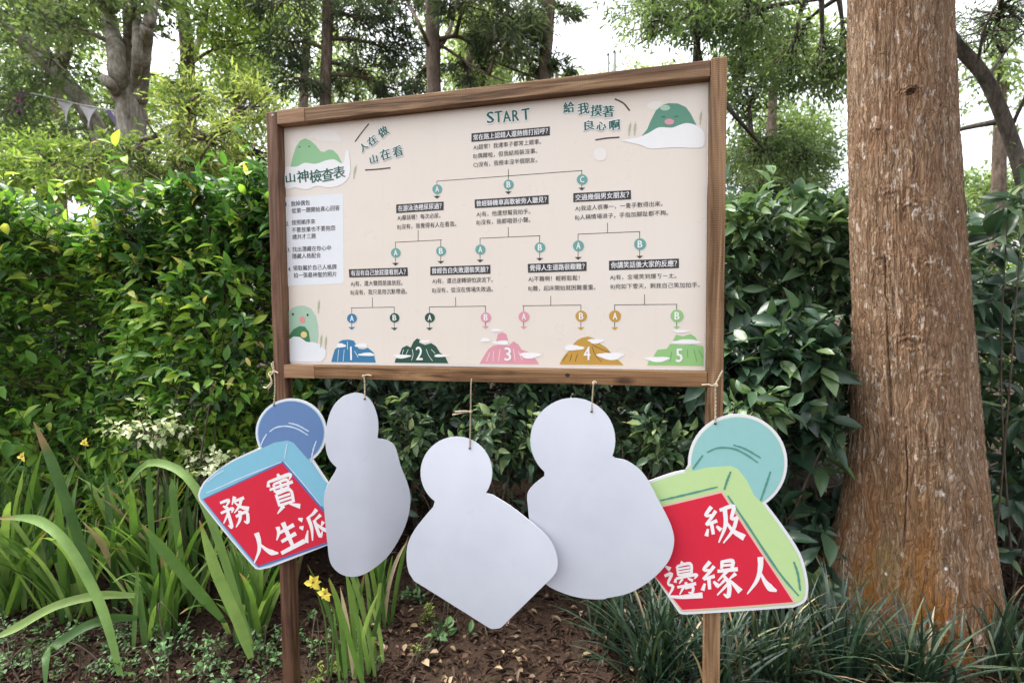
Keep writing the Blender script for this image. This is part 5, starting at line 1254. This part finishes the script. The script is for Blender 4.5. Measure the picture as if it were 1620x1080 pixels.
    c = m.mix(m.math('MULTIPLY', m.ramp([(0.0, (1, 1, 1)), (0.05, (0, 0, 0))], eb), 0.3), c, (0.085, 0.05, 0.036))
    c = m.mix(m.math('MULTIPLY', m.ramp([(0.4, (0, 0, 0)), (0.7, (1, 1, 1))], n3), 0.4), c, (0.235, 0.115, 0.058))
    c = m.mix(m.ramp([(0.59, (0, 0, 0)), (0.66, (0.7, 0.7, 0.7))], n4), c, (0.58, 0.50, 0.43))
    # resin stains near the foot
    sep = m.n('ShaderNodeSeparateXYZ'); tc = m.n('ShaderNodeTexCoord'); m.l(tc.outputs['Object'], sep.inputs[0])
    lowz = m.ramp([(0.20, (1, 1, 1)), (0.85, (0, 0, 0))], sep.outputs[2])
    stn = m.ramp([(0.48, (0, 0, 0)), (0.58, (1, 1, 1))], m.noise(m.mapping((1, 1, 0.16), loc=(2.3, 0.4, 0)), 11, 5, 0.6))
    c = m.mix(m.math('MULTIPLY', m.math('MULTIPLY', lowz, stn), 0.9), c, (0.25, 0.092, 0.015))
    mos = m.ramp([(0.50, (0, 0, 0)), (0.66, (1, 1, 1))], m.noise(m.mapping((1, 1, 0.3), loc=(5, 1, 0)), 6, 4))
    c = m.mix(m.math('MULTIPLY', m.math('MULTIPLY', lowz, mos), 0.55), c, (0.27, 0.20, 0.065))
    # pale lichen spots
    vo = m.n('ShaderNodeTexVoronoi'); vo.inputs['Scale'].default_value = 11; m.l(m.mapping((1, 1, 0.8), loc=(0.3, 0.1, 0.7)), vo.inputs['Vector'])
    sp = m.ramp([(0.10, (1, 1, 1)), (0.16, (0, 0, 0))], m.math('ADD', vo.outputs['Distance'], m.math('MULTIPLY', m.noise(v1, 60, 3), 0.16)))
    c = m.mix(sp, c, (0.78, 0.72, 0.66))
    hb = m.math('ADD', m.math('ADD', n1, m.math('MULTIPLY', n2, 0.5)), m.math('MULTIPLY', m.math('MINIMUM', ea, 0.12), 2.5))
    mat = m.out(c, 0.9, m.bump(hb, 1.0, 0.012), 0.2)
    root = empty('big_tree', g); tag(root, 'large tree trunk with peeling reddish brown bark at right', 'tree')
    obj('trunk', tri_mesh('trunk', V, F), mat, root)
    # crown above the frame
    lim = Acc(); PB = []
    for k in range(14):
        z = RNG.uniform(4.2, 8.0); a = k * 2.4; p0 = np.array([-0.048 * z, 0.02 * z, z]); ln = RNG.uniform(1.2, 2.4) * (1.2 - (z - 4) * 0.12)
        p2 = p0 + np.array([math.cos(a) * ln, math.sin(a) * ln, RNG.uniform(0.0, 0.6)])
        pa = smooth_path(np.array([p0, (p0 + p2) / 2 + np.array([0, 0, 0.2]), p2]), 8)
        lo = Acc(); lo.tube(pa, np.linspace(0.05, 0.012, len(pa)), 6); obj('limb', lo.mesh('limb'), mat, root)
        PB += [pa[q] for q in (3, 5, 7, 8)]
    PB = np.array(PB)
    n = 9000; idx = RNG.integers(len(PB), size=n)
    bp = PB[idx] + RNG.normal(size=(n, 3)) * np.array([0.35, 0.35, 0.22])
    V, F, _ = place_leaves(far_template(), bp, rand_dirs(n, -0.2), rand_dirs(n, 1.0), RNG.uniform(0.07, 0.13, n), RNG.uniform(0.03, 0.05, n))
    tag(obj('crown', tri_mesh('crown', V, F, np.repeat(RNG.uniform(0.1, 0.8, n), 4)), MIDL, root), kind='stuff')
big_tree()

# ------------------------------------------------------------------ trees behind the hedge
def bark(name, stops, scale=18):
    m = NT(name); v = m.mapping((1, 1, 0.3)); n1 = m.noise(v, scale, 5, 0.6); n2 = m.noise(v, scale * 4, 4)
    c = m.ramp(stops, n1); c = m.mix(0.5, c, m.mix(1.0, c, m.ramp([(0.3, (0.5, 0.5, 0.5)), (0.7, (1.3, 1.3, 1.3))], n2), 'MULTIPLY'))
    return m.out(c, 0.9, m.bump(n1, 0.7, 0.02), 0.2)
BARK_PALE = bark('pale_bark', [(0.3, (0.12, 0.10, 0.08)), (0.5, (0.27, 0.24, 0.20)), (0.7, (0.46, 0.43, 0.38))], 10)
BARK_BROWN = bark('brown_bark', [(0.3, (0.07, 0.050, 0.040)), (0.55, (0.155, 0.115, 0.090)), (0.8, (0.25, 0.195, 0.155))])
BARK_DARK = bark('dark_bark', [(0.3, (0.035, 0.028, 0.023)), (0.6, (0.095, 0.078, 0.064)), (0.85, (0.19, 0.165, 0.14))])
T_LITE = leaf_mat('tree_leaf_light', [(0.0, (0.05, 0.095, 0.025)), (0.4, (0.115, 0.19, 0.045)), (0.75, (0.20, 0.29, 0.065)), (1.0, (0.34, 0.40, 0.11))], 0.5, 0.42)
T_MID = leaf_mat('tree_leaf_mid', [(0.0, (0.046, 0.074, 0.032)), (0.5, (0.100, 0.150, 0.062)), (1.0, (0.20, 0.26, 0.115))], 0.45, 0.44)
T_DARK = leaf_mat('tree_needle_dark', [(0.0, (0.032, 0.048, 0.030)), (0.5, (0.070, 0.100, 0.058)), (1.0, (0.14, 0.175, 0.095))], 0.55, 0.38)
T_YEL = leaf_mat('tree_leaf_yellow', [(0.0, (0.10, 0.15, 0.040)), (0.5, (0.20, 0.27, 0.075)), (1.0, (0.36, 0.40, 0.14))], 0.5, 0.42, 0.4, 1.1)
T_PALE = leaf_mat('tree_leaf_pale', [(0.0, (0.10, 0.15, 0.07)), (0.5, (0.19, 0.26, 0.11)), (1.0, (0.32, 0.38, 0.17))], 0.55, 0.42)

def tree(name, label, Y, trunks, blobs, n, mat, bmat, leaf=(0.09, 0.035), droop=-0.1, thick=0.8, twigs=4, group='trees behind the hedge', tight=0.5, cat='tree'):
    """trunks: list of (pixel path, r0, r1), the first one goes on to the ground; blobs: (px, py, rx, ry) crown masses at depth Y"""
    p0 = at(trunks[0][0][0][0], trunks[0][0][0][1], Y); g = np.array([p0[0], Y, 0.0]); g[2] = gz(g[0], g[1])
    root = empty(name, g); tag(root, label, cat, group)
    allp = []
    for k, (path, r0, r1) in enumerate(trunks):
        pts = []
        for q, (x, y) in enumerate(path):
            dy = 0.0 if k == 0 or q == 0 else RNG.normal() * 0.05 * Y
            pts.append(at(x, y, Y + dy))
        if k == 0: pts = [np.array([pts[0][0] + 0.02, pts[0][1], g[2] - 0.1])] + pts
        P = smooth_path(np.array(pts), 26); t = np.linspace(0, 1, len(P))
        rr = (r0 + (r1 - r0) * t) * (1 + 0.07 * vnoise(t * 23, k * 1.7, Y, 5))
        if k == 0: rr = rr * (1 + 0.5 * np.exp(-t * 14))
        P = P + 0.12 * r0 * np.stack([vnoise(t * 9, 1.1 * k, 2.2, 6), vnoise(t * 9, 3.1, k, 7), 0 * t], -1)
        ac = Acc(); ac.tube(P - g, rr, 12)
        obj('trunk' if k == 0 else 'limb', ac.mesh('trunk'), bmat, root)
        allp.append(P)
    allp = np.concatenate(allp); allp = allp[allp[:, 2] > 1.2] if (allp[:, 2] > 1.2).any() else allp
    wts = np.array([b[2] * b[3] for b in blobs], float); wts /= wts.sum()
    L_b, L_d, tw = [], [], Acc()
    for b, wt in zip(blobs, wts):
        c = at(b[0], b[1], Y) + np.array([0, RNG.normal() * 0.25, 0]) ; rx = b[2] / FPX * Y; rz = b[3] / FPX * Y; ry = max(rx, rz) * thick
        nb = max(20, int(n * 0.62 * wt))
        j = np.argmin(np.sum((allp - c) ** 2, 1)); s0 = allp[j]
        pa = smooth_path(np.array([s0, (s0 + c) / 2 + np.array([0, 0, 0.08 * np.linalg.norm(c - s0)]), c]), 8)
        ac = Acc(); ac.tube(pa - g, np.linspace(0.028, 0.008, len(pa)) * (Y / 6) ** 0.5, 6); obj('branch', ac.mesh('branch'), bmat, root)
        # twigs, each carrying one clump of leaves
        nt_ = max(6, nb // 30)
        v = rand_dirs(nt_) * (RNG.uniform(0.15, 1.0, nt_) ** 0.45)[:, None]
        tips = c + v * np.array([rx, ry, rz]) * 1.15
        for q in range(nt_):
            a0 = pa[RNG.integers(4, len(pa))]
            V_, F_ = tube_arrays(np.array([a0, (a0 + tips[q]) / 2 + RNG.normal(size=3) * 0.05, tips[q]]) - g, [0.010, 0.006, 0.003], 3, False); tw.add(V_, F_)
        idx = RNG.integers(nt_, size=nb)
        sp = tight * min(rx, rz, 0.6) * RNG.uniform(0.3, 1.0, nt_)
        bp = tips[idx] + RNG.normal(size=(nb, 3)) * sp[idx][:, None] * np.array([1, 1, 0.65])
        outd = unit(tips - c)[idx]
        L_b.append(bp); L_d.append(outd * 0.6 + RNG.normal(size=(nb, 3)) * 0.6 + np.array([0, 0, droop]))
    bp = np.concatenate(L_b) - g; d = np.concatenate(L_d); m = len(bp)
    s = RNG.uniform(0.7, 1.25, m)
    V, F, _ = place_leaves(far_template(), bp, d, rand_dirs(m, 0.9), leaf[0] * s, leaf[1] * s)
    cl = np.clip(0.45 + 0.35 * vnoise(bp[:, 0] * 2.5, bp[:, 1] * 2.5, bp[:, 2] * 2.5, 8) + RNG.normal(size=m) * 0.12, 0.01, 0.98)
    cr = obj('crown', tri_mesh('crown', V, F, np.repeat(cl, 4)), mat, root); tag(cr, kind='stuff')
    to = obj('twigs', tw.mesh('twigs'), bmat, root); tag(to, kind='stuff')
    return root

tree('leaning_tree', 'pale trunked tree leaning to the upper left corner', 6.6, [([(168, 290), (150, 200), (95, 118), (20, 48), (-70, -50)], 0.125, 0.085), ([(82, 100), (66, 60), (58, 10), (62, -60)], 0.055, 0.03), ([(95, 118), (110, 60), (95, 0), (90, -60)], 0.05, 0.03)],
     [(30, 30, 90, 40), (120, 120, 60, 45), (20, 190, 70, 50), (-50, 100, 70, 80), (90, 230, 60, 30), (100, 20, 60, 35), (40, -60, 120, 50)], 15000, T_MID, BARK_PALE, (0.075, 0.030))
tree('many_stemmed_tree', 'thick pale tree splitting into several upright stems at upper left', 6.0, [([(212, 330), (208, 220), (204, 160), (202, 130)], 0.18, 0.13), ([(192, 160), (184, 90), (172, 20), (160, -80)], 0.095, 0.075), ([(203, 150), (203, 80), (204, 0), (206, -80)], 0.06, 0.05), ([(214, 150), (218, 70), (216, 10), (222, -80)], 0.055, 0.04), ([(222, 160), (231, 70), (236, 30), (262, -60)], 0.07, 0.05), ([(185, 150), (172, 130), (164, 124)], 0.06, 0.05)],
     [(150, -10, 80, 40), (262, 30, 60, 35), (250, 110, 30, 25), (130, 70, 40, 30), (230, -70, 120, 50)], 10000, T_MID, BARK_PALE, (0.075, 0.030))
tree('slim_tree', 'slim grey tree forking left of the notice board top', 7.5, [([(302, 330), (298, 200), (296, 110), (288, 20), (262, -60)], 0.125, 0.08), ([(297, 105), (318, 55), (330, -10), (336, -80)], 0.05, 0.035)],
     [(345, 40, 60, 40), (395, 90, 50, 50), (260, 160, 50, 30), (390, 10, 60, 40), (300, -70, 120, 50)], 12000, T_LITE, BARK_BROWN, (0.08, 0.032))
tree('young_tree', 'yellow green feathery young tree just behind the hedge left of the board', 4.6, [([(292, 330), (286, 250), (280, 170)], 0.02, 0.008), ([(292, 300), (330, 230), (372, 170)], 0.014, 0.006), ([(290, 280), (250, 220), (230, 190)], 0.012, 0.006)],
     [(285, 165, 40, 45), (330, 225, 60, 40), (385, 240, 45, 40), (395, 170, 35, 40), (225, 250, 55, 30), (290, 260, 70, 25), (140, 265, 60, 25)], 8000, T_YEL, BARK_BROWN, (0.075, 0.018), -0.25)
tree('young_tree', 'light green young tree behind the hedge at the left edge', 5.0, [([(70, 330), (66, 270), (60, 230)], 0.02, 0.008)],
     [(60, 250, 80, 35), (0, 260, 60, 40), (130, 290, 80, 20)], 4500, T_LITE, BARK_BROWN, (0.08, 0.022), -0.25)
tree('slender_conifer', 'slender dark needled tree rising behind the left part of the board', 6.8, [([(514, 320), (515, 160), (517, 40), (519, -90)], 0.082, 0.066)],
     [(460, 70, 40, 30), (575, 30, 55, 30), (570, 105, 50, 25), (635, 70, 40, 30), (478, 130, 30, 25), (450, 5, 50, 30), (620, 130, 35, 18), (560, -40, 100, 30), (640, 0, 40, 25)], 12000, T_DARK, BARK_BROWN, (0.13, 0.016), -0.45)
tree('slender_conifer', 'slender tree with forked bare branches behind the middle of the board', 6.0, [([(688, 320), (687, 140), (683, 40), (681, -90)], 0.092, 0.074), ([(690, 80), (704, 62), (716, 30), (728, -60)], 0.032, 0.02), ([(692, 62), (730, 60), (770, 92), (850, 124)], 0.026, 0.012), ([(694, 70), (722, 88), (760, 112), (796, 128)], 0.02, 0.010), ([(680, 78), (664, 40), (644, 0), (630, -60)], 0.024, 0.014)],
     [(745, 30, 50, 22), (735, 100, 35, 18), (795, 80, 40, 25), (650, 100, 25, 25), (810, 20, 50, 30), (700, -50, 110, 25)], 7500, T_DARK, BARK_BROWN, (0.12, 0.016), -0.4)
tree('slender_conifer', 'slender tree beside the open sky behind the right part of the board', 6.4, [([(858, 320), (862, 120), (866, 20), (867, -90)], 0.092, 0.078), ([(858, 70), (820, 30), (800, 0)], 0.02, 0.01)],
     [(835, 95, 35, 20), (836, 25, 30, 30), (892, 8, 28, 14), (888, 98, 30, 12), (790, 60, 30, 30)], 4500, T_DARK, BARK_BROWN, (0.12, 0.016), -0.4)
tree('leafy_tree', 'leafy tree hanging over the top right corner of the board', 4.8, [([(1098, 320), (1100, 130), (1104, 30), (1106, -90)], 0.035, 0.028), ([(1102, 60), (1150, 30), (1230, 8), (1340, -6)], 0.028, 0.014), ([(1100, 110), (1160, 180), (1230, 260), (1300, 345)], 0.022, 0.010), ([(1104, 20), (1060, 40), (1010, 70)], 0.018, 0.008)],
     [(1035, 30, 45, 28), (1090, 40, 40, 40), (1150, 70, 45, 35), (1215, 40, 45, 30), (1290, 25, 50, 30), (1300, 120, 30, 40), (1180, 160, 35, 30), (1225, 220, 60, 30), (1300, 230, 35, 35), (1250, 110, 40, 30), (1340, 80, 30, 40), (1190, 110, 30, 30), (1070, 90, 30, 15), (1150, -50, 160, 35)], 24000, T_MID, BARK_DARK, (0.062, 0.020), -0.5, tight=0.75)
tree('dark_thicket_tree', 'dark dense crowned tree low behind the right post', 6.0, [([(1240, 420), (1246, 330), (1250, 250)], 0.06, 0.04)],
     [(1210, 245, 50, 30), (1280, 260, 50, 35), (1240, 300, 70, 25), (1330, 320, 40, 30), (1180, 310, 30, 35)], 11000, T_DARK, BARK_DARK, (0.08, 0.018), -0.2)
tree('crooked_tree', 'crooked dark limbed tree right of the big trunk', 3.4, [([(1640, 470), (1622, 300), (1590, 190), (1555, 118), (1500, 55), (1450, -40)], 0.046, 0.034), ([(1560, 125), (1600, 70), (1640, 40)], 0.012, 0.006), ([(1545, 110), (1560, 40), (1600, -30)], 0.010, 0.005), ([(1600, 200), (1640, 120), (1680, 80)], 0.012, 0.006)],
     [(1560, 40, 45, 30), (1600, 110, 30, 30), (1545, 200, 25, 40), (1575, 300, 35, 35), (1610, 10, 40, 25), (1550, 350, 40, 25)], 5200, T_DARK, BARK_DARK, (0.045, 0.009), -0.3, tight=0.9)
FAR = 'pale trees far behind'
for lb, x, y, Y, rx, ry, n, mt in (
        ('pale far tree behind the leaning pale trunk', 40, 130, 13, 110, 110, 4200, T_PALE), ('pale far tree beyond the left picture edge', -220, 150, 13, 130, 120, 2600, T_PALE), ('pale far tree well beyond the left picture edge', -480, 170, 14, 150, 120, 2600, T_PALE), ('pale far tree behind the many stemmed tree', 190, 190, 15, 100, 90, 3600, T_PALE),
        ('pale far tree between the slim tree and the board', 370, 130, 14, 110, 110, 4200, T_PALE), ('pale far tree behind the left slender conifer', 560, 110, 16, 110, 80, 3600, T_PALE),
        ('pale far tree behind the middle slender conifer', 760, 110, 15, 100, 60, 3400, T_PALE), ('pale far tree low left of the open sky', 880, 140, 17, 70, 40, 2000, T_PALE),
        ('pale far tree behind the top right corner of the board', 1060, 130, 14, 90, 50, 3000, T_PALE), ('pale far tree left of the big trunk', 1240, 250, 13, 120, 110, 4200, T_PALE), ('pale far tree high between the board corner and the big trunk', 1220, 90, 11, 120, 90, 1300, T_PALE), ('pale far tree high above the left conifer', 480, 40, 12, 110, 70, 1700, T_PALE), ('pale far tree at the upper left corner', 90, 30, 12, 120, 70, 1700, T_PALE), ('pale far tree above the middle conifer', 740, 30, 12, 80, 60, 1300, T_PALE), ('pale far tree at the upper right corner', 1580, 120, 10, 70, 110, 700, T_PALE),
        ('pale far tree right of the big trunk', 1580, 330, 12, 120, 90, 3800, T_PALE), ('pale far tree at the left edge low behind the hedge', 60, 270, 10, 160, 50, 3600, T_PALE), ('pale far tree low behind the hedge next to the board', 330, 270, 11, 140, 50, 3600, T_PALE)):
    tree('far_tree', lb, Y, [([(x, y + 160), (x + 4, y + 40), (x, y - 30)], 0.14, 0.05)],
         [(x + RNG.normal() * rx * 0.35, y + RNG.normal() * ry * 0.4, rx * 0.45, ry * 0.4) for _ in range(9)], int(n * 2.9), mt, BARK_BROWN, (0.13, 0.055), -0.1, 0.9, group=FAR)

# ------------------------------------------------------------------ bunting and far posts
def bunting():
    Y = 6.3
    pts = [at(-40, 128, Y), at(70, 152, Y), at(130, 166, Y), at(210, 181, Y), at(300, 208, Y), at(420, 235, Y)]
    root = empty('bunting', pts[0]); tag(root, 'string of purple and white triangular flags across the left trees', 'bunting')
    ac = Acc(); P = smooth_path(np.array(pts), 40); ac.tube(P - pts[0], 0.008, 5); obj('cord', ac.mesh('cord'), flat('cord_white', (235, 232, 238)), root)
    purple = flat('flag_purple', (142, 92, 148), 0.7); violet = flat('flag_violet', (140, 122, 172), 0.7); white = flat('flag_white', (232, 230, 238), 0.7)
    for x, mt in ((-12, white), (38, purple), (105, white), (140, white), (176, violet), (188, white), (262, white), (290, violet)):
        j = np.argmin([abs(project(p[None])[0][0] - x) for p in P]); p = P[j] - pts[0]
        wd, h = 0.20, 0.28; n = 7; V = []; F = []
        sl = RNG.normal() * 0.1
        for r in range(n):
            t = r / (n - 1); hw = wd / 2 * (1 - t) + 0.002
            for k in range(3):
                q = (k - 1) * hw
                V.append((p[0] + q + sl * t * h, p[1] + 0.04 * math.sin(t * 3 + k * 1.5), p[2] - 0.01 - t * h - 0.2 * q * (1 - t) * 0.9))
        for r in range(n - 1):
            for k in range(2): F.append((r * 3 + k, r * 3 + k + 1, r * 3 + 4 + k, r * 3 + 3 + k))
        fo = obj('flag', py_mesh('flag', V, F, True), mt, root)
        md = fo.modifiers.new('thickness', 'SOLIDIFY'); md.thickness = 0.002
        if mt is purple:
            a = np.linspace(0, 2 * math.pi, 20); rg = Acc(); rg.tube(np.stack([p[0] + 0.036 * np.cos(a), np.full(20, p[1] - 0.012), p[2] - 0.1 + 0.036 * np.sin(a)], -1), 0.007, 5)
            obj('ring_print', rg.mesh('ring_print'), flat('flag_magenta', (196, 60, 140), 0.7), fo)
bunting()
def far_post(label, x, y0, y1, Y, r):
    p = at(x, y0, Y); g = np.array([p[0], Y, 0.0])
    root = empty('metal_post', g); tag(root, label, 'post', 'grey metal posts far behind the board')
    ac = Acc(); ac.tube(np.array([[0, 0, -0.1], [0, 0, p[2]]]), r, 10); obj('pole', ac.mesh('pole'), flat('post_grey', (120, 122, 126)), root)
    cp = Acc(); cp.tube(np.array([[0, 0, p[2]], [0, 0, p[2] + 0.04]]), [r * 1.15, r * 0.5], 10); obj('post_cap', cp.mesh('post_cap'), flat('post_dark', (80, 82, 86)), root)
far_post('grey metal post above the board, the left and shorter of two', 962, 88, 120, 8.0, 0.022)
far_post('grey metal post above the board, the right and taller of two', 972, 84, 120, 8.0, 0.026)
